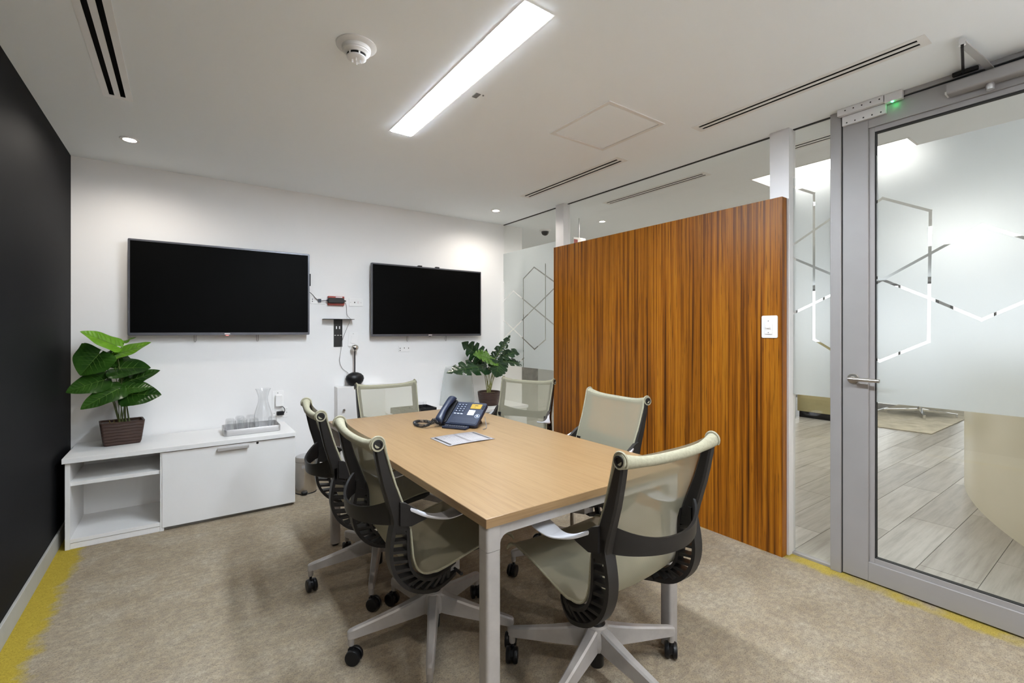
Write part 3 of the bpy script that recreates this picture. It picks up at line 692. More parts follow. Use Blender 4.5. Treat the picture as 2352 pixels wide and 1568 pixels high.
def chair_meshes():
    sl = MB().grid(sling_pt, 48, 14); CH['sling'] = mesh('sling', sl, M['sling'])
    nr = 22; rp = []; rr = []
    for k in range(nr+1):
        v = k/nr; e = abs(2*v-1); y = (2*v-1)*.2345
        rp.append((-.315-.017*(1-e*e), y, .884+.016*e**3-.004)); rr.append(.0155+.0075*max(0,(e-.62)/.38)**1.2)
    CH['roll'] = mesh('headroll', MB().tube(rp, rr, 16), M['hem'])
    for s in (1, -1):
        CH['rollend',s] = mesh('roll_end', MB().lathe([(.017,0),(.017,.004),(.012,.0045),(.011,.001)], 18, TR(-.315,.2345*s,.896) @ RX(-90*s)), M['dark'])
        CH['trim',s] = mesh('edge_trim', MB().tube([Vector((-.315+.0245*math.cos(math.radians(a)), .2275*s, .896+.0245*math.sin(math.radians(a)))) for a in range(215, 10, -18)] + [sling_pt(u/60, 1 if s > 0 else 0) for u in range(2, 61)], .0042, 6), M['hem'])
        # upright: channel behind the sling edge, tapering upwards
        rings = []
        for k in range(11):
            u = k/10*.262+.004
            p = sling_pt(u, 1); z = p.z; f = k/10
            d = .026+.030*f**.7
            yc = (.218-.004*f)*s; hy = .015+.004*f
            x1 = p.x-.004; x0 = x1-d; c = .006
            rings.append([Vector(q) for q in ((x1,yc-hy+c,z),(x1,yc+hy-c,z),(x1-c,yc+hy,z),(x0+c,yc+hy,z-.004),(x0,yc+hy-c,z-.004),(x0,yc-hy+c,z-.004),(x0+c,yc-hy,z-.004),(x1-c,yc-hy,z))])
        CH['upright',s] = mesh('upright', MB().loft(rings), M['dark'])
        CH['spine',s] = mesh('spine', ribbon(OUT, .013, .021, s), M['dark'])
        CH['inner',s] = mesh('spine_inner_band', ribbon(INN, .010, .020, s), M['dark'])
        ribs = []
        n = 13
        for k in range(n):
            f = .10+.80*k/(n-1)
            a = OUT[int(f*(len(OUT)-1))]; b = INN[int(f*(len(INN)-1))]; y = spine_y((a.x+b.x)/2)*s
            d = (b-a).normalized(); nn = Vector((-d.z,0,d.x))
            ribs.append(mesh('rib', MB().loft([[p+nn*q*.0048+Vector((0,y+r*.017,0)) for q, r in ((1,1),(1,-1),(-1,-1),(-1,1))] for p in (a, b)]), M['dark']))
        CH['ribs',s] = ribs
        # arm: aluminium ribbon that widens into a flat paddle
        ap = [(-.216,.232,.668,.012,.012),(-.190,.240,.653,.013,.011),(-.155,.252,.634,.020,.010),(-.118,.262,.623,.040,.009),(-.080,.269,.620,.064,.009),(-.040,.271,.626,.076,.009),(-.005,.271,.634,.076,.009),(.015,.271,.639,.070,.008),(.028,.271,.642,.046,.007)]
        pts = spline([Vector(a[:3]) for a in ap], 4); ws = [p.x for p in spline([Vector((a[3],0,0)) for a in ap], 4)]; ths = [p.x for p in spline([Vector((a[4],0,0)) for a in ap], 4)]
        rings = []
        for i, p in enumerate(pts):
            t = (pts[min(i+1,len(pts)-1)]-pts[max(i-1,0)]).normalized(); side = Vector((-t.y,t.x,0)).normalized(); up = t.cross(side); up = up if up.z > 0 else -up
            w, h = ws[i]/2, ths[i]/2
            rings.append([(lambda q: Vector((q.x, q.y*s, q.z)))(p+side*a*w+up*b*h) for a, b in ((1,.3),(.85,1),(-.85,1),(-1,.3),(-1,-.3),(-.85,-1),(.85,-1),(1,-.3))])
        CH['arm',s] = mesh('armrest', MB().loft(rings), M['arm'])
        CH['bracket',s] = mesh('arm_bracket', MB().prism([(-.240,.690),(-.215,.680),(-.16,.640),(-.125,.622),(-.15,.612),(-.20,.600),(-.240,.61)], -.010*1, .010, TR(0,.232*s,0) @ RX(90)), M['dark'])
    # lumbar crossbar bowed backwards between the uprights
    rings = []
    for k in range(25):
        v = -1+2*k/24; bow = (1-v*v)**.75; x = -.238-.105*bow; y = v*.215; e = abs(v)**2.6; z1 = .655+.042*e-.008*(1-e); z0 = .606-.012*bow
        th = .0045
        rings.append([Vector((x-th,y,z0+.004)), Vector((x+th,y,z0)), Vector((x+th,y,z1-.004)), Vector((x+th*.2,y,z1)), Vector((x-th*1.8,y,z1))])
    CH['cross'] = mesh('crossbar', MB().loft(rings), M['dark'])
    ub = MB()
    for s in (1, -1):
        ub.loft([[Vector(q) for q in ((.02+.022,s*.145,.342),(.02-.035,s*.145,.342),(.02-.035,s*.145,.378),(.02+.022,s*.145,.378))], [Vector(q) for q in ((.04,s*.05,.318),(-.045,s*.05,.318),(-.045,s*.05,.372),(.04,s*.05,.372))], [Vector(q) for q in ((.05,0,.312),(-.055,0,.312),(-.055,0,.37),(.05,0,.37))]])
    CH['under'] = mesh('seat_support', ub, M['cast'])
    CH['slide'] = mesh('seat_rail', MB().loft([[Vector((x,y,z)) for y, z in ((-w,z0),(w,z0),(w,z0+.018),(-w,z0+.018))] for x, w, z0 in ((.02,.07,.355),(.10,.13,.385),(.19,.19,.425),(.215,.19,.437))]), M['dark'])
    CH['lever'] = mesh('height_lever', MB().tube([(.0,-.03,.345),(.02,-.12,.350),(.02,-.20,.352)], [.004,.004,.007], 8), M['dark'])
    CH['column'] = mesh('gas_column', MB().lathe([(.0145,.19),(.0145,.33)], 20), M['chrome'])
    CH['sleeve'] = mesh('column_sleeve', MB().lathe([(.024,.055),(.026,.06),(.026,.196),(.031,.198),(.031,.208),(.024,.213)], 24), M['black'])
    CH['hub'] = mesh('base_hub', MB().lathe([(.033,.208),(.040,.203),(.047,.18),(.050,.145),(.046,.125),(.030,.122)], 28), M['cast'])
    def sec(x, w, z0, z1):
        c = min(w*.35, .006)
        return [Vector(q) for q in ((x,-w,z0),(x,w,z0),(x,w*.86,z1-c),(x,w*.86-c,z1),(x,-w*.86+c,z1),(x,-w*.86,z1-c))]
    leg = MB().loft([sec(.035,.024,.128,.202), sec(.07,.0225,.122,.190), sec(.16,.019,.112,.166), sec(.25,.0165,.104,.146), sec(.312,.0148,.098,.133), sec(.330,.0130,.098,.128), sec(.336,.009,.100,.122)])
    leg.lathe([(.0115,.070),(.0122,.085),(.0128,.105)], 14, TR(.323,0,0))
    CH['leg'] = mesh('base_leg', leg, M['cast'])
    hood = MB().lathe([(.006,.048),(.006,.072)], 10)
    hood.lathe([(.021,-.006),(.021,.006)], 24, TR(.012,0,.032) @ RX(90))
    hood.box(-.010, .014, -.006, .006, .030, .056)
    CH['caster'] = mesh('caster', hood, M['black'])
    CH['wheel'] = mesh('wheel', MB().lathe([(.012,.0235),(.022,.0235),(.0275,.0215),(.0295,.017),(.0295,.009),(.0275,.0065),(.010,.0065)], 28, RX(90)), M['black'])
    CH['wheel2'] = mesh('wheel', MB().lathe([(.012,.0235),(.022,.0235),(.0275,.0215),(.0295,.017),(.0295,.009),(.0275,.0065),(.010,.0065)], 28, RX(-90)), M['black'])
chair_meshes()
def chair(label, x, y, head, base, casters, dz=0):
    t = thing('mesh_office_chair', label, 'chair', (x, y, 0), head, 'mesh chairs around the meeting table')
    up = (0,0,dz)
    def P(name, key, loc=up, par=t): return link(name, CH[key], par, loc)
    P('mesh_sling', 'sling')['label'] = 'sage green see-through mesh seat and back'
    hr = P('top_roll', 'roll')
    for s in (1, -1):
        link('roll_end', CH['rollend',s], hr); P('edge_trim', ('trim',s)); P('upright', ('upright',s))
        sp = P('spine', ('spine',s)); link('spine_inner_band', CH['inner',s], sp)
        for r in CH['ribs',s]: link('rib', r, sp)
        P('armrest', ('arm',s))['label'] = 'silver curved armrest'; P('arm_bracket', ('bracket',s))
    P('crossbar', 'cross'); P('seat_support', 'under'); P('seat_rail', 'slide'); P('height_lever', 'lever')
    P('gas_column', 'column'); P('column_sleeve', 'sleeve', (0,0,0)); P('base_hub', 'hub', (0,0,0))
    for k in range(5):
        a = math.radians(base-head+72*k)
        l = P('base_leg', 'leg', (0,0,0)); l.rotation_euler = (0,0,a)
        c = P('caster', 'caster', (.323*math.cos(a), .323*math.sin(a), 0)); c.rotation_euler = (0,0,math.radians(casters[k % len(casters)]-head))
        w1 = link('wheel', CH['wheel'], c, (.012,0,.0295)); w2 = link('wheel', CH['wheel2'], c, (.012,0,.0295))
    return t
chair('sage mesh office chair at the near end of the table, back to the camera', 1.230, 1.197, 90, 55, (200, 230, 250, 20, 40), .008)
chair('sage mesh office chair on the near left side of the table', .842, 1.743, 0, 26, (70, 120, 320, 200, 50), -.004)
chair('sage mesh office chair on the far left side of the table beside the steel bin', .832, 2.388, -4, 30, (160, 80, 275, 310, 20), -.008)
chair('sage mesh office chair on the near right side, in front of the wood panel', 1.70, 1.83, 176, 12, (40, 150, 210, 300, 80), .004)
chair('sage mesh office chair on the far right side, by the end of the wood panel', 2.00, 2.85, 206, 40, (10, 90, 180, 240, 310), -.028)
chair('sage mesh office chair at the far end of the table below the small screen', 1.26, 3.10, 270, 18, (60, 100, 230, 330, 10), -.032)

# ================================================================== CREDENZAS
def credenza_left():
    x0, x1, y0, yb, h = -.556, .668, 3.673, YB-.014, .533
    t = thing('low_credenza', 'low white credenza with open shelves beside the black wall', 'cabinet', ((x0+x1)/2, (y0+yb)/2, 0))
    part('worktop', box(x0-.012, x1+.004, y0-.016, yb, h-.030, h), M['lam'], t, .002)
    part('side_panel', box(x0, x0+.022, y0, yb, 0, h-.030), M['lam'], t, .001)
    part('side_panel', box(x1-.018, x1, y0+.02, yb, .012, h-.030), M['lam'], t, .001)
    part('divider', box(-.118, -.098, y0+.002, yb, .0, h-.030), M['lam'], t, .001)
    part('back_panel', box(x0+.022, x1-.018, yb-.012, yb, .03, h-.030), M['lam'], t)
    part('bottom_panel', box(x0+.022, -.118, y0+.002, yb-.012, .036, .058), M['lam'], t, .001)
    part('plinth', box(x0+.022, -.118, y0+.006, y0+.022, 0, .034), M['lam'], t, .001)
    part('shelf', box(x0+.022, -.118, y0+.012, yb-.012, .365, .387), M['lam'], t, .001)
    part('toe_kick', box(-.098, x1-.018, y0+.03, y0+.04, 0, .02), M['skirting'], t)
    d = part('door', box(-.108, x1, y0-.002, y0+.016, .022, h-.036), M['lam'], t, .0012)
    part('handle', MB().box(.188,.371,y0-.028,y0-.018,.466,.484).box(.188,.371,y0-.018,y0-.002,.478,.484), M['alu'], d, .001, label='silver bar handle')
    part('lock', MB().lathe([(.008,0),(.008,.002),(.003,.003)], 16, TR(.425,y0-.002,.487) @ RX(90)), M['dark'], d, label='round key lock')
credenza_left()
def credenza_right():
    x0, x1, y0, yb, h = 1.50, XG-.03, 3.69, YB-.014, .533
    t = thing('low_credenza', 'low white drawer credenza under the small screen by the glass', 'cabinet', ((x0+x1)/2, (y0+yb)/2, 0))
    part('worktop', box(x0-.01, x1, y0-.016, yb, h-.030, h), M['lam'], t, .002)
    part('body', box(x0, x1-.004, y0+.018, yb, .02, h-.030), M['lam'], t)
    part('plinth', box(x0+.02, x1-.02, y0+.04, yb-.02, 0, .02), M['skirting'], t)
    xm = (x0+x1)/2
    for a, b in ((x0+.002, xm-.002), (xm+.002, x1-.006)):
        for z0, z1 in ((.022,.255), (.259,.497)):
            d = part('drawer', box(a, b, y0, y0+.018, z0, z1), M['lam'], t, .0012)
            c = (a+b)/2
            part('handle', MB().box(c-.09,c+.09,y0-.026,y0-.016,z1-.052,z1-.034).box(c-.09,c+.09,y0-.016,y0,z1-.040,z1-.034), M['alu'], d, .001, label='silver bar handle')
credenza_right()
wb = thing('shallow_wall_cabinet', 'shallow white wall cabinet with a steel knob behind the far chair', 'cabinet', (1.27, 4.10, .13))
part('carcass', box(1.066, 1.485, 4.066, YB-.002, .13, .790), M['lam'], wb, .003)
d = part('door', box(1.066, 1.485, 4.050, 4.065, .13, .790), M['lam'], wb, .003)
kp = at_y(789, 941, 4.05)
part('knob', MB().lathe([(.007,0),(.006,.010),(.012,.016),(.012,.022),(.008,.026)], 18, TR(kp.x,4.05,kp.z) @ RX(90)), M['chrome'], d, label='round steel knob')

# ================================================================== SCREENS
def tv(label, x0, x1, z0, z1, clips, top_clips, cable_hook):
    yf = 4.068; t = thing('wall_television', label, 'television', ((x0+x1)/2, 4.10, z0), group='wall mounted screens')
    part('housing', MB().prism(rrect(x1-x0, z1-z0, .008), 0, .022, TR((x0+x1)/2, yf+.024, (z0+z1)/2) @ RX(90)), M['bezel'], t, .002)
    part('rear_bulge', box(x0+.12, x1-.12, yf+.024, yf+.050, z0+.04, z1-.18), M['black'], t, .006)
    part('screen', box(x0+.013, x1-.013, yf-.0012, yf+.002, z0+.020, z1-.013), M['screen'], t, label='blank black screen')
    part('wall_mount', box((x0+x1)/2-.2, (x0+x1)/2+.2, yf+.050, YB, z0+.18, z1-.2), M['dark'], t)
    c = (x0+x1)/2
    part('maker_badge', box(c-.018, c+.018, yf+.0005, yf+.0025, z0+.006, z0+.014), M['logo'], t, label='small pale maker badge')
    part('standby_lamp', MB().lathe([(.012,0),(.010,.004),(.002,.006)], 16, TR(c, yf+.012, z0+.0005) @ RX(180)), M['redled'] if cable_hook else M['bezel'], t)
    for cx in clips:
        part('pull_cord', MB().tube([(cx-.006,YB-.03,z0+.01),(cx-.006,YB-.028,z0-.040),(cx-.003,YB-.028,z0-.050),(cx+.003,YB-.028,z0-.050),(cx+.006,YB-.028,z0-.040),(cx+.006,YB-.03,z0+.01)], .0016, 6), M['cable'], t)
    for cx in top_clips:
        part('top_clip', box(cx-.018, cx+.018, yf-.002, yf+.03, z1, z1+.010), M['black'], t, .001)
    if cable_hook:
        part('side_port', box(x1, x1+.010, yf+.006, yf+.022, z1-.26, z1-.16), M['black'], t, .002)
tv('large blank black wall television on the left, above the credenza', -.306, .850, 1.238, 1.900, (.073,.478), (), True)
tv('blank black wall television on the right, beside the frosted glass', 1.362, 2.504, 1.220, 1.877, (1.724,2.128), (1.83,2.01), False)

# ================================================================== WALL PLATES AND GADGETS
def wplate(name, label, x0, x1, z0, z1, th=.006, tilt=0):
    t = thing(name, label, 'wall plate', ((x0+x1)/2, YB, (z0+z1)/2))
    A = TR((x0+x1)/2, YB, (z0+z1)/2) @ RY(tilt) @ RX(90)
    part('plate', MB().prism(rrect(x1-x0, z1-z0, .005), 0, th, A), M['plate'], t, .0012)
    return t, A
def hole(t, A, x, y, w, h, th=.0062, m='ink', name='socket_hole'):
    return part(name, MB().prism(rrect(w,h,min(w,h)*.3), th-.001, th+.0006, A @ TR(x,y,0)), M[m], t)
t, A = wplate('power_outlet', 'white power outlet half hidden beside the large screen', .872, .995, 1.497, 1.563)
for yy in (-.012, .006): hole(t, A, -.045, yy, .006, .009)
part('plug', MB().prism(rrect(.022,.028,.003), .006, .026, A @ TR(.010,-.004,0)), M['navy'], t)
t, A = wplate('network_plate', 'white network wall plate to the right of the red device', 1.190, 1.311, 1.487, 1.556)
hole(t, A, -.010, 0, .008, .012); hole(t, A, .020, 0, .012, .022, m='logo')
for xx in (-.045, .045): hole(t, A, xx, 0, .004, .004, m='cable', name='screw')
t, A = wplate('light_switch', 'slightly tilted white switch plate above the table camera', 1.185, 1.264, 1.130, 1.257, tilt=4)
part('rocker', MB().prism(rrect(.036,.068,.003), .006, .010, A), M['plate'], t, .001)
for yy in (-.05, .05): hole(t, A, 0, yy, .005, .005, m='cable', name='screw')
t, A = wplate('power_outlet', 'white horizontal power outlet below the right screen', 1.647, 1.760, 1.073, 1.127)
for xx, yy in ((-.042,.006),(-.042,-.014),(.0,.008),(.042,.006)): hole(t, A, xx, yy, .007, .010)
t, A = wplate('power_outlet', 'upper white outlet above the credenza with a plugged adapter', .585, .667, .645, .786)
hole(t, A, 0, .052, .006, .006)
part('adapter', MB().prism(rrect(.052,.092,.008), .006, .040, A @ TR(.006,-.008,0)), M['plate'], t, .003, label='white plugged power adapter')
t, A = wplate('power_outlet', 'lower white outlet above the credenza with a black plug', .590, .700, .566, .645)
part('plug', MB().prism(rrect(.052,.030,.006), .006, .040, A @ TR(-.004,0,0)), M['black'], t, .002, label='black power plug')
for xx in (-.046, .046): hole(t, A, xx, 0, .005, .005)
ac = spline([(.632,YB-.03,.668),(.660,YB-.035,.655),(.672,YB-.035,.630),(.664,YB-.036,.606),(.640,YB-.034,.603)], 6)
solo('adapter_cord', MB().tube(ac, .0028, 8), M['cable_dark'], 'short black cord between adapter and plug above the credenza', 'cord', (.65,YB-.03,.64))
rd = thing('red_wall_device', 'small red box with black adapter on the wall between the screens', 'device', (1.078, YB, 1.528))
part('case', box(1.010, 1.146, 4.128, YB, 1.489, 1.568), M['red'], rd, .005)
part('adapter', MB().prism(rrect(.130,.044,.008), 0, .026, TR(1.072,4.128,1.530) @ RX(90)), M['dark'], rd, .003, label='black adapter strapped on the red box')
part('label_strip', box(1.072,1.128,4.1265,4.128,1.556,1.565), M['logo'], rd)
part('plug_end', MB().tube([(1.137,4.115,1.530),(1.156,4.118,1.528)], [.008,.004], 10), M['dark'], rd)
part('plug_end', MB().tube([(1.008,4.115,1.530),(.995,4.118,1.528)], [.009,.005], 10), M['navy'], rd)
solo('screen_cable', MB().tube(spline([(.862,YB-.03,1.592),(.885,YB-.03,1.572),(.915,YB-.02,1.540),(.945,YB-.02,1.526),(.975,YB-.03,1.527),(.997,4.118,1.529)], 5), .0026, 8), M['cable_dark'], 'black cable from the large screen to the red device', 'cable', (.93,YB-.02,1.55))
br = thing('camera_bracket', 'black T-shaped metal shelf bracket on the wall between the screens', 'bracket', (1.098, YB, 1.131))
pl = part('back_plate', box(1.062, 1.135, YB-.003, YB, 1.131, 1.372), M['dark'], br)
part('shelf', box(.968, 1.216, YB-.085, YB-.003, 1.368, 1.372), M['rubber'], br)
for dx in (-.013, .013): part('slot', box(1.098+dx-.004, 1.098+dx+.004, YB-.0036, YB-.003, 1.286, 1.310), M['plate'], pl)
for dx in (-.024, 0, .024): part('slot', box(1.098+dx-.007, 1.098+dx+.007, YB-.0036, YB-.003, 1.229, 1.233), M['plate'], pl)
def wpx(u, v, y=YB-.012): return at_y(u, v, y)
ctr = [wpx(789,691,4.115), wpx(795,700), wpx(797,722), Vector((1.178,YB-.09,1.374)), Vector((1.178,YB-.09,1.362)), wpx(796,755), wpx(786,782), wpx(783,805), wpx(780,828), wpx(786,845), wpx(797,854), wpx(800,857,4.12)]
solo('camera_cable', MB().tube(spline(ctr, 6), .0018, 6), M['cable'], 'thin grey cable hanging from the red device to the table camera', 'cable', (1.17,YB-.02,1.2))
wcx, wcy, wz = 1.225, 4.095, .790
wc = thing('conference_camera', 'black egg-shaped conference camera on a thin stalk', 'webcam', (wcx, wcy, wz))
part('egg_base', MB().lathe([(.030,0),(.052,.014),(.068,.036),(.076,.062),(.070,.086),(.050,.106),(.026,.116),(.006,.119)], 32, TR(wcx,wcy,wz) @ Matrix.Diagonal((1.05,.72,1,1))), M['black'], wc)
part('stalk', MB().lathe([(.0055,0),(.0055,.20)], 12, TR(wcx,wcy,wz+.112)), M['dark'], wc)
part('camera_head', MB().lathe([(.004,-.030),(.018,-.024),(.028,-.010),(.031,.004),(.027,.017),(.016,.027),(.003,.031)], 24, TR(wcx,wcy-.004,wz+.330)), M['steel'], wc, label='shiny round camera head')
part('lens', MB().lathe([(.011,0),(.010,.004),(.004,.005)], 16, TR(wcx-.010,wcy-.033,wz+.328) @ RX(90)), M['black'], wc)

# ================================================================== STEEL BIN
bx, by = .793, 3.93
bn = thing('pedal_bin', 'round stainless steel pedal bin beside the white credenza', 'trash can', (bx, by, 0))
part('body', MB().lathe([(.074,.004),(.077,.008),(.077,.245)], 40, TR(bx,by,0)), M['steel'], bn)
part('lid_band', MB().lathe([(.0785,.248),(.0785,.275),(.074,.281)], 40, TR(bx,by,0)), M['steel'], bn)
part('lid', MB().lathe([(.073,.280),(.060,.288),(.002,.291)], 40, TR(bx,by,0)), M['alu'], bn)
part('base_ring', MB().lathe([(.079,0),(.079,.006),(.076,.009)], 40, TR(bx,by,0)), M['black'], bn)
part('pedal', MB().prism(rrect(.045,.04,.012), .006, .026, TR(bx-.028,by-.082,0)), M['black'], bn, .004, label='black foot pedal')
part('hinge_label', box(bx-.045,bx-.018,by-.078,by-.072,.205,.228), M['alu'], bn)

# ================================================================== TRAY WITH GLASSES
ty0, ty1, tx0, tx1 = 3.775, 4.02, .232, .590
tr = thing('serving_tray', 'rectangular aluminium tray on the white credenza', 'tray', ((tx0+tx1)/2, (ty0+ty1)/2, .533))
A = TR((tx0+tx1)/2, (ty0+ty1)/2, .533); w, d = tx1-tx0, ty1-ty0
rings = [[A @ Vector((x,y,z)) for x, y in rrect(w-i*2, d-i*2, max(.004,.022-i))] for i, z in ((.006,0),(.001,.004),(0,.042),(.001,.044),(.004,.043),(.007,.008),(.014,.004))]
part('body', MB().loft(rings), M['alu'], tr)
GL = []
for k, (gx, gy) in enumerate(((.280,3.82),(.277,3.90),(.350,3.82),(.348,3.90),(.345,3.978),(.420,3.82),(.415,3.98),(.540,3.822))):
    GL.append((gx, gy))
    h, rb, rt = .100, .027, .034
    lab = ('glass at the front left corner of the tray','glass behind the front left corner glass of the tray','second glass from the left in the front row of the tray','second glass from the left in the middle row of the tray','glass in the back row of the tray','third glass from the left in the front row of the tray','glass behind and left of the carafe on the tray','glass at the front right of the tray before the carafe')[k]
    solo('drinking_glass', MB().lathe([(rt,0),(rt-.0015,.002),(rb,h-.006),(rb-.004,h),(.002,h),(.002,h-.006),(rb-.004,h-.008),(rt-.004,.002),(rt-.003,0)], 24, TR(gx,gy,.5375), cap=False), M['tumbler'], 'upside-down clear ' + lab, 'glass', (gx,gy,.5375), group='clear glasses on the tray')
cx_, cy_ = .492, 3.925
cf = thing('glass_carafe', 'clear glass water carafe with flared neck on the tray', 'carafe', (cx_, cy_, .5375))
pf = [(.052,0),(.060,.006),(.064,.05),(.060,.11),(.044,.165),(.034,.20),(.033,.235),(.043,.275),(.052,.296)]
part('vessel', MB().lathe(pf + [(r-.0025, z+(0 if i else .0)) for i, (r, z) in enumerate(pf[::-1]) if z > .004] + [(.002,.006)], 36, TR(cx_,cy_,.5375), cap=False), M['tumbler'], cf)
part('rim', MB().tube([(cx_+.0515*math.cos(2*PI*k/36), cy_+.0515*math.sin(2*PI*k/36), .5375+.296) for k in range(36)], .0016, 6, closed=True), M['tumbler'], cf)
# ================================================================== PLANTS
def leaf(B, T, N, w, fold=.25, droop=.10, notch=0, pleat=.0032, lob=.16, nu=40, nv=7, wave=0.0, seed=0):
    """heart-shaped leaf blade: B petiole joint, T tip, N upper-side normal, w full width"""
    rnd = random.Random(seed); B = Vector(B); T = Vector(T); a = T-B; L = a.length; a.normalize(); N = Vector(N)
    n = (N-a*N.dot(a)).normalized(); s = a.cross(n).normalized(); ph = rnd.random()*6
    def hw(u):
        if u < 0: return max(0.0, 1-(u/lob+.0)**2)**.5*.86
        x = u; f = max(0, 1-x**2.2)**.85*(1+.25*x*(1-x)); return f*.93
    mb = MB()
    for sg in (1, -1):
        def fn(i, j):
            u = -lob+(1+lob)*i
            h = hw(u)*w/2
            if notch and u > .02:
                c = (u*4.6+ph*.1) % 1.0
                h *= 1-notch*max(0, 1-abs(c-.5)/.17)**.7*(1 if u < .90 else .2)
            inn = 0 if u >= 0 else min(h*.9, -u*L*.30+.001)
            q = inn+(h-inn)*j
            z = fold*q*(1-.35*q/(w/2)) - droop*L*max(u,0)**2 + pleat*math.sin(2*PI*8*(u-.9*q/L))*min(1, q/(w*.12))*max(0, 1-(q/max(h,1e-4))**3) + wave*math.sin(9*u+ph+sg)*(q/(w/2))**2
            z -= .25*fold*w*(q/(w/2))**3
            return B + a*(u*L+ .12*q*(-1 if u < .3 else 0)) + s*(sg*q) + n*z
        mb.grid(fn, nu, nv)
    return mb
def veins(B, T, N, w, fold=.25, droop=.10, lob=.16, **kw):
    B = Vector(B); T = Vector(T); a = T-B; L = a.length; a.normalize(); N = Vector(N)
    n = (N-a*N.dot(a)).normalized(); s = a.cross(n).normalized(); mb = MB()
    mb.tube([B+a*(u*L)+n*(-droop*L*u*u+.0012) for u in [k/10 for k in range(10)]], [.0019*(1-.09*k) for k in range(10)], 5)
    for sg in (1, -1):
        for u0 in (.02, .16, .32, .5):
            pts = []
            for k in range(5):
                q = w*.5*.72*(1-u0*.75)*k/4; u = u0+.55*q/L
                pts.append(B+a*(u*L-(.12*q if u < .3 else 0))+s*(sg*q)+n*(fold*q*(1-.35*q/(w/2))-.25*fold*w*(q/(w/2))**3-droop*L*u*u+.0016))
            mb.tube(pts, [.0011,.001,.0009,.0007,.0004], 4)
    return mb
def add_leaf(t, B, T, N, w, m, root, stem_m, sr=.0026, **kw):
    lf = part('leaf', leaf(B, T, N, w, **kw), M[m], t, angle=60)
    part('vein', veins(B, T, N, w, **kw), M['vein'], lf)
    B = Vector(B); root = Vector(root); mid = root.lerp(B, .5)+Vector((0,0,.012))
    mid.x = root.x+(B.x-root.x)*.47; mid.y = root.y+(B.y-root.y)*.47
    part('stem', MB().tube(spline([root, mid, B], 6), [sr*1.25]*4+[sr]*9, 7), M[stem_m], t)
# --- plant on the left credenza
px, py = -.325, 3.955
PT = thing('potted_plant', 'leafy green plant with heart-shaped leaves in a rectangular brown pot', 'plant', (px, py, .533))
A = TR(px,py,.533) @ RZ(8)
def potloop(w, d, z, r=.014): return [A @ Vector((x,y,z)) for x, y in rrect(w, d, r)]
part('pot', MB().loft([potloop(.180,.112,0), potloop(.194,.126,.02), potloop(.222,.150,.135), potloop(.226,.154,.150), potloop(.222,.150,.1515), potloop(.206,.134,.149), potloop(.202,.130,.120)]), M['pot'], PT)
part('soil', MB().grid(lambda u, v: A @ Vector(((u-.5)*.203,(v-.5)*.131,.128+.010*math.sin(7*u+3)*math.cos(5*v)+.006*math.sin(23*u)*math.sin(19*v))), 16, 12), M['soil'], PT)
R0 = A @ Vector((.012,.0,.132))
def L1(bu, bv, tu, tv, w, N, dy=0., dty=0., m='leaf', **kw):
    B = at_y(bu, bv, py+dy); T = at_y(tu, tv, py+dy+dty)
    r = R0+Vector((random.uniform(-.03,.03), random.uniform(-.016,.016), 0))
    kw.setdefault('wave', .008)
    add_leaf(PT, B, T, N, w*1.22, m, r, 'stem', sr=.0021, **kw)
cdir = Vector((.09,-1,.32)).normalized()     # roughly towards the room
L1(268,794, 184,760, .12, (.25,-.62,.75), 0, -.04, 'leaf_young', droop=.02, wave=.006, seed=1)
L1(270,813, 349,788, .10, (-.25,-.60,.8), -.02, -.03, 'leaf_young', droop=-.04, wave=.006, seed=2)
L1(279,788, 313,773, .05, (-.2,-.2,.95), .05, .03, 'leaf_young', droop=.05, seed=3)
L1(228,812, 183,862, .21, (-.35,-.90,.35), -.01, -.02, fold=.32, droop=.04, seed=4)
L1(240,872, 149,898, .155, (-.10,-.72,.70), -.03, -.03, fold=.22, droop=.08, wave=.006, seed=5)
L1(272,893, 183,938, .150, (-.15,-.62,.78), -.09, -.07, fold=.15, droop=.05, seed=6)
L1(262,846, 346,842, .165, (.12,-.66,.75), 0, -.03, fold=.25, droop=.06, wave=.005, seed=7)
L1(287,878, 369,851, .115, (.1,-.60,.80), .01, -.01, fold=.22, droop=-.02, seed=8)
L1(282,892, 351,888, .13, (.10,-.55,.85), -.05, -.04, fold=.2, droop=.04, seed=9)
L1(290,905, 371,906, .150, (.05,-.85,.50), -.06, -.05, fold=.22, droop=.02, seed=10)
L1(268,818, 236,842, .12, (-.2,-.75,.6), .03, .0, fold=.3, droop=.06, seed=11)
L1(276,826, 296,846, .12, (.3,-.7,.6), .06, .03, fold=.3, droop=.06, seed=12)
L1(250,880, 205,915, .15, (-.2,-.5,.85), .04, .05, fold=.2, droop=.08, seed=13)
L1(296,850, 345,862, .14, (.3,-.6,.7), .06, .05, fold=.25, droop=.08, seed=14)
for k in range(3):
    part('moss_sprig', MB().tube(spline([A @ Vector((-.06+.02*k,-.03+.01*k,.13)), A @ Vector((-.062+.02*k,-.032+.01*k,.150)), A @ Vector((-.066+.024*k,-.03,.162))], 3), .0025, 5), M['soil'], PT)
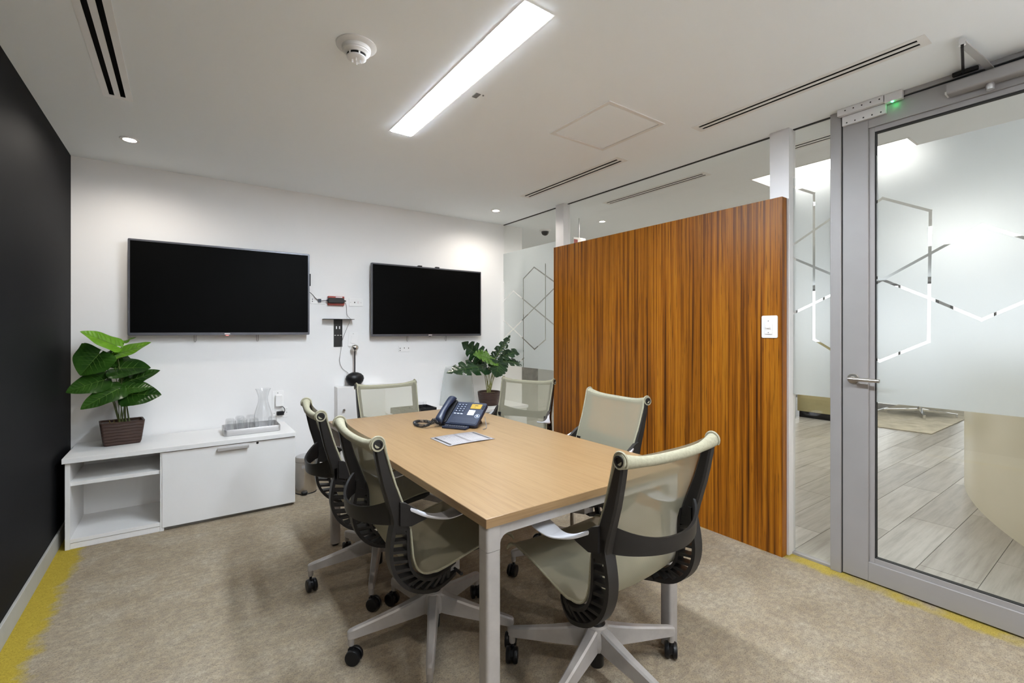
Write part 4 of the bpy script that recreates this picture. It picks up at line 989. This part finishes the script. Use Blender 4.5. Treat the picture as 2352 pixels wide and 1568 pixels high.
# --- split-leaf plant on the right credenza
qx, qy = 2.492, 3.90
PM = thing('potted_plant', 'split-leaf plant with waxy dark leaves in a round brown pot', 'plant', (qx, qy, .533))
part('pot', MB().lathe([(.085,0),(.092,.004),(.104,.05),(.112,.105),(.114,.132),(.110,.134),(.104,.131),(.098,.11)], 36, TR(qx,qy,.533), cap=True), M['pot'], PM)
part('soil', MB().lathe([(.103,.108),(.07,.118),(.03,.124),(.002,.122)], 24, TR(qx,qy,.533), cap=True), M['soil'], PM)
R1 = Vector((qx, qy, .650))
def L2(bu, bv, tu, tv, w, N, dy=0., dty=0., m='leaf_mon', **kw):
    B = at_y(bu, bv, qy+dy); T = at_y(tu, tv, qy+dy+dty)
    r = R1+Vector((random.uniform(-.03,.03), random.uniform(-.02,.02), 0))
    kw.setdefault('notch', .62)
    add_leaf(PM, B, T, N, w, m, r, 'stem2', sr=.0032, **kw)
L2(1106,822, 1062,786, .24, (-.35,-.85,.35), .02, -.03, fold=.18, droop=.05, seed=21)
L2(1109,842, 1030,846, .25, (-.1,-.62,.78), -.02, -.05, fold=.10, droop=.14, seed=22)
L2(1122,822, 1089,812, .19, (.0,-.75,.65), -.08, -.06, 'leaf_young', fold=.2, droop=.08, seed=23)
L2(1124,826, 1146,838, .14, (.2,-.7,.65), -.07, -.04, 'leaf_young', fold=.2, droop=.08, notch=.25, seed=29)
L2(1137,822, 1172,770, .13, (-.55,-.80,.2), 0, .02, fold=.35, droop=-.03, seed=24)
L2(1148,820, 1208,798, .15, (.1,-.60,.78), .0, -.02, fold=.25, droop=.10, seed=25)
L2(1150,828, 1211,832, .20, (.15,-.50,.85), -.03, -.03, fold=.22, droop=.12, seed=26)
L2(1144,834, 1141,866, .25, (.05,-.88,.45), -.09, -.05, fold=.12, droop=.10, notch=.25, seed=27)
L2(1140,828, 1168,806, .16, (.4,-.6,.6), .06, .04, fold=.25, droop=.08, seed=28)
L2(1112,836, 1076,826, .17, (-.2,-.5,.8), .06, .05, fold=.2, droop=.1, seed=30)

# ================================================================== THINGS ON THE RIGHT CREDENZA
ct = thing('compartment_tray', 'black compartment tray on the white credenza behind the far chair', 'tray', (1.66, 3.86, .533))
x0, x1, y0, y1 = 1.515, 1.862, 3.79, 4.01
part('base', box(x0, x1, y0, y1, .533, .538), M['black'], ct)
wl = MB()
for q in ((x0,x0+.006,y0,y1), (x1-.006,x1,y0,y1), (x0+.006,x1-.006,y0,y0+.006), (x0+.006,x1-.006,y1-.006,y1)): wl.box(*q, .538, .582)
part('rim', wl, M['black'], ct)
for k in range(1, 4): part('divider', box(x0+(x1-x0)*k/4-.002, x0+(x1-x0)*k/4+.002, y0+.006, y1-.006, .538, .576), M['black'], ct)
part('divider', box(x0+.006, x1-.006, (y0+y1)/2-.002, (y0+y1)/2+.002, .538, .574), M['black'], ct)
solo('drinking_glass', MB().lathe([(.026,0),(.033,.08),(.0315,.08),(.024,.005),(.002,.005)], 24, TR(1.80,3.955,.5385), cap=True), M['tumbler'], 'small clear glass standing in the black compartment tray', 'glass', (1.80,3.955,.5385))
# bowed clear plastic sheet leaning on the wall
def m_sheet():
    t = NT('milky_plastic'); tr = t.n('ShaderNodeBsdfTransparent'); mx = t.n('ShaderNodeMixShader'); mx.inputs[0].default_value = .62
    t.p.inputs['Base Color'].default_value = (.60,.63,.62,1); t.p.inputs['Roughness'].default_value = .15
    t.l(t.p.outputs[0], mx.inputs[1]); t.l(tr.outputs[0], mx.inputs[2]); t.l(mx.outputs[0], t.out.inputs[0]); return t.m
M['sheet'] = m_sheet()
def sheet(u, v):
    z = .533+.385*v; c0 = 2.06+.06*v**1.4; c1 = 2.475-.05*v
    return Vector((c0+(c1-c0)*u, 4.135-.085*(1-v*.75)*(math.sin(PI*u)**.7) - .01*math.cos(PI*u), z))
ps = solo('plastic_sheet', MB().grid(sheet, 24, 10), M['sheet'], 'bowed translucent plastic sheet leaning on the wall behind the plant', 'plastic sheet', (2.27,4.1,.533))
sd = ps.modifiers.new('thickness', 'SOLIDIFY'); sd.thickness = .002

# ================================================================== THINGS ON THE TABLE
# desk phone (local: x across, -y towards the user, z up)
ph = thing('desk_phone', 'dark blue desk phone with amber display on the table', 'telephone', (1.315, 2.335, TZ), -57)
TILT = 33
PA = TR(0,0,.035) @ RX(TILT)
part('stand', MB().loft([[Vector(p) for p in ((-.085,-.045,0),(.085,-.045,0),(.085,.075,0),(-.085,.075,0))], [Vector(p) for p in ((-.075,-.030,.045),(.075,-.030,.045),(.075,.050,.085),(-.075,.050,.085))]]), M['black'], ph)
part('body', MB().prism(rrect(.250,.185,.014), .012, .036, PA @ TR(0,.010,0)), M['navy'], ph, .004)
part('palm_rest', MB().prism(rrect(.165,.040,.006), .036, .0385, PA @ TR(.036,-.055,0)), M['navy'], ph, .001)
part('cradle', MB().prism(rrect(.060,.185,.012), .034, .044, PA @ TR(-.094,.012,0)), M['black'], ph, .002)
hs = MB()
hp = [(-.100,-.098,.048,.021,.012),(-.100,-.086,.056,.025,.019),(-.100,-.060,.062,.024,.018),(-.100,-.020,.068,.020,.014),(-.100,.030,.068,.020,.014),(-.100,.076,.062,.024,.018),(-.100,.104,.056,.025,.019),(-.100,.116,.048,.021,.012)]
hsp = spline([Vector(p[:3]) for p in hp], 4); hsw = [p.x for p in spline([Vector((p[3],0,0)) for p in hp], 4)]; hsh = [p.x for p in spline([Vector((p[4],0,0)) for p in hp], 4)]
part('handset', hs.loft([[PA @ (p+Vector((hsw[i]*math.cos(2*PI*k/14), 0, hsh[i]*math.sin(2*PI*k/14)))) for k in range(14)] for i, p in enumerate(hsp)]), M['navy'], ph, label='dark blue handset')
part('display', MB().prism(rrect(.066,.038,.003), .036, .0385, PA @ TR(.068,.066,0)), M['lcd'], ph, label='amber lit display')
part('display_text', MB().box(.058,.078,.070,.074,.0385,.0390, PA).box(.060,.066,.058,.0605,.0385,.0390, PA), M['ink'], ph)
for r in range(4):
    for c in range(3):
        part('key', MB().prism(rrect(.014,.009,.003), .036, .0392, PA @ TR(-.042+.021*c,.074-.0175*r,0)), M['navy'], ph)
        part('key_print', MB().box(-.003,.003,-.0025,.0025,.0392,.0396, PA @ TR(-.042+.021*c,.074-.0175*r,0)), M['key'], ph)
for c in range(3): part('key_print', MB().prism(rrect(.014,.006,.002), .036, .0388, PA @ TR(-.042+.021*c,.000,0)), M['key'], ph)
for r in range(4): part('line_label', MB().prism(rrect(.040,.0085,.0015), .036, .0382, PA @ TR(.056,.030-.0105*r,0)), M['plate'], ph)
ring = MB().tube([PA @ Vector((.103+.014*math.cos(2*PI*k/24), -.010+.014*math.sin(2*PI*k/24), .037)) for k in range(24)], .0013, 6, closed=True)
part('navigation_ring', ring, M['key'], ph); part('navigation_button', MB().lathe([(.007,.036),(.006,.039)], 16, PA @ TR(.103,-.010,0)), M['key'], ph)
for k in range(3): part('side_key', MB().prism(rrect(.012,.006,.002), .036, .0385, PA @ TR(.113,.075-.012*k,0)), M['black'], ph)
part('maker_mark', MB().box(.078,.106,-.041,-.038,.036,.0364, PA).box(.108,.113,-.042,-.036,.036,.0364, PA), M['key'], ph)
ky = part('keyboard_tray', MB().prism(rrect(.150,.050,.006), 0, .010, TR(.010,-.108,.002) @ RX(4)), M['navy'], ph, .002, label='small pull-out letter keyboard')
for r in range(3):
    for c in range(10):
        part('letter_key', MB().prism(rrect(.010,.009,.002), .010, .0125, TR(-.054+.0142*c+.004*(r-1),-.094-.0125*r,.002) @ RX(4)), M['bezel'], ky)
# coiled cord from the handset to the back of the phone
base = spline([PA @ Vector((-.100,-.105,.045)), Vector((-.112,-.135,.045)), Vector((-.128,-.155,.022)), Vector((-.160,-.170,.013)), Vector((-.215,-.150,.012)), Vector((-.262,-.100,.012)), Vector((-.262,-.060,.012)), Vector((-.225,-.045,.012)), Vector((-.175,-.060,.012)), Vector((-.140,-.040,.012)), Vector((-.095,.010,.012))], 14)
co = []; up = Vector((0,0,1))
n = len(base); turns = 62; sub = 6
for i in range((n-1)*sub+1):
    f = i/sub; k = min(int(f), n-2); p = base[k].lerp(base[k+1], f-k); tg = (base[k+1]-base[k]).normalized()
    a_ = (up-tg*up.dot(tg)).normalized(); b_ = tg.cross(a_); an = 2*PI*turns*i/((n-1)*sub); R = .0072 if 4 < f < n-5 else .002
    co.append(p+(a_*math.cos(an)+b_*math.sin(an))*R)
part('coiled_cord', MB().tube(co, .0021, 5), M['cable_dark'], ph, label='black coiled handset cord')
solo('phone_line_cable', MB().tube(spline([(1.405,2.245,TZ+.05),(1.392,2.215,TZ+.03),(1.372,2.175,TZ+.006),(1.352,2.155,TZ+.0035),(1.335,2.150,TZ+.0035)], 5), .0022, 6), M['cable'], 'thin grey line cable running down behind the desk phone', 'cable', (1.37,2.2,TZ))
lf = thing('leaflet', 'open white leaflet lying on the table in front of the phone', 'leaflet', (1.138, 2.03, TZ))
def lpage(xa, xb, h0, h1): return MB().grid(lambda u, v: Vector((xa+(xb-xa)*u, 1.931+.201*v, TZ+.0008+h0*(1-u)+h1*u+.0012*math.sin(PI*u))), 8, 2)
for nm, q in (('page', (1.011,1.140,.0006,.0035)), ('page', (1.141,1.268,.0035,.0006))):
    o = part(nm, lpage(*q), M['paperw'], lf); s_ = o.modifiers.new('thickness','SOLIDIFY'); s_.thickness = .0006; s_.offset = 1
def lprint(xa, xb, ya, yb_, h0, h1, x0, x1):
    f = lambda x: TZ+.0017+h0*(1-(x-x0)/(x1-x0))+h1*(x-x0)/(x1-x0)+.0012*math.sin(PI*(x-x0)/(x1-x0))
    return MB().add([(xa,ya,f(xa)),(xb,ya,f(xb)),(xb,yb_,f(xb)),(xa,yb_,f(xa))], [(0,1,2,3)])
part('printed_bar', lprint(1.024,1.035,1.945,2.118,.0006,.0035,1.011,1.140), M['ink'], lf)
part('printed_bar', lprint(1.243,1.254,1.945,2.118,.0035,.0006,1.141,1.268), M['ink'], lf)
part('printed_bar', lprint(1.132,1.135,1.955,2.110,.0006,.0035,1.011,1.140), M['bezel'], lf)
for k in range(9):
    part('text_line', lprint(1.044+.009*k,1.0455+.009*k,1.960,2.105-.02*(k % 3),.0006,.0035,1.011,1.140), M['alu'], lf)
    part('text_line', lprint(1.152+.009*k,1.1535+.009*k,1.960,2.105-.015*(k % 4),.0035,.0006,1.141,1.268), M['alu'], lf)
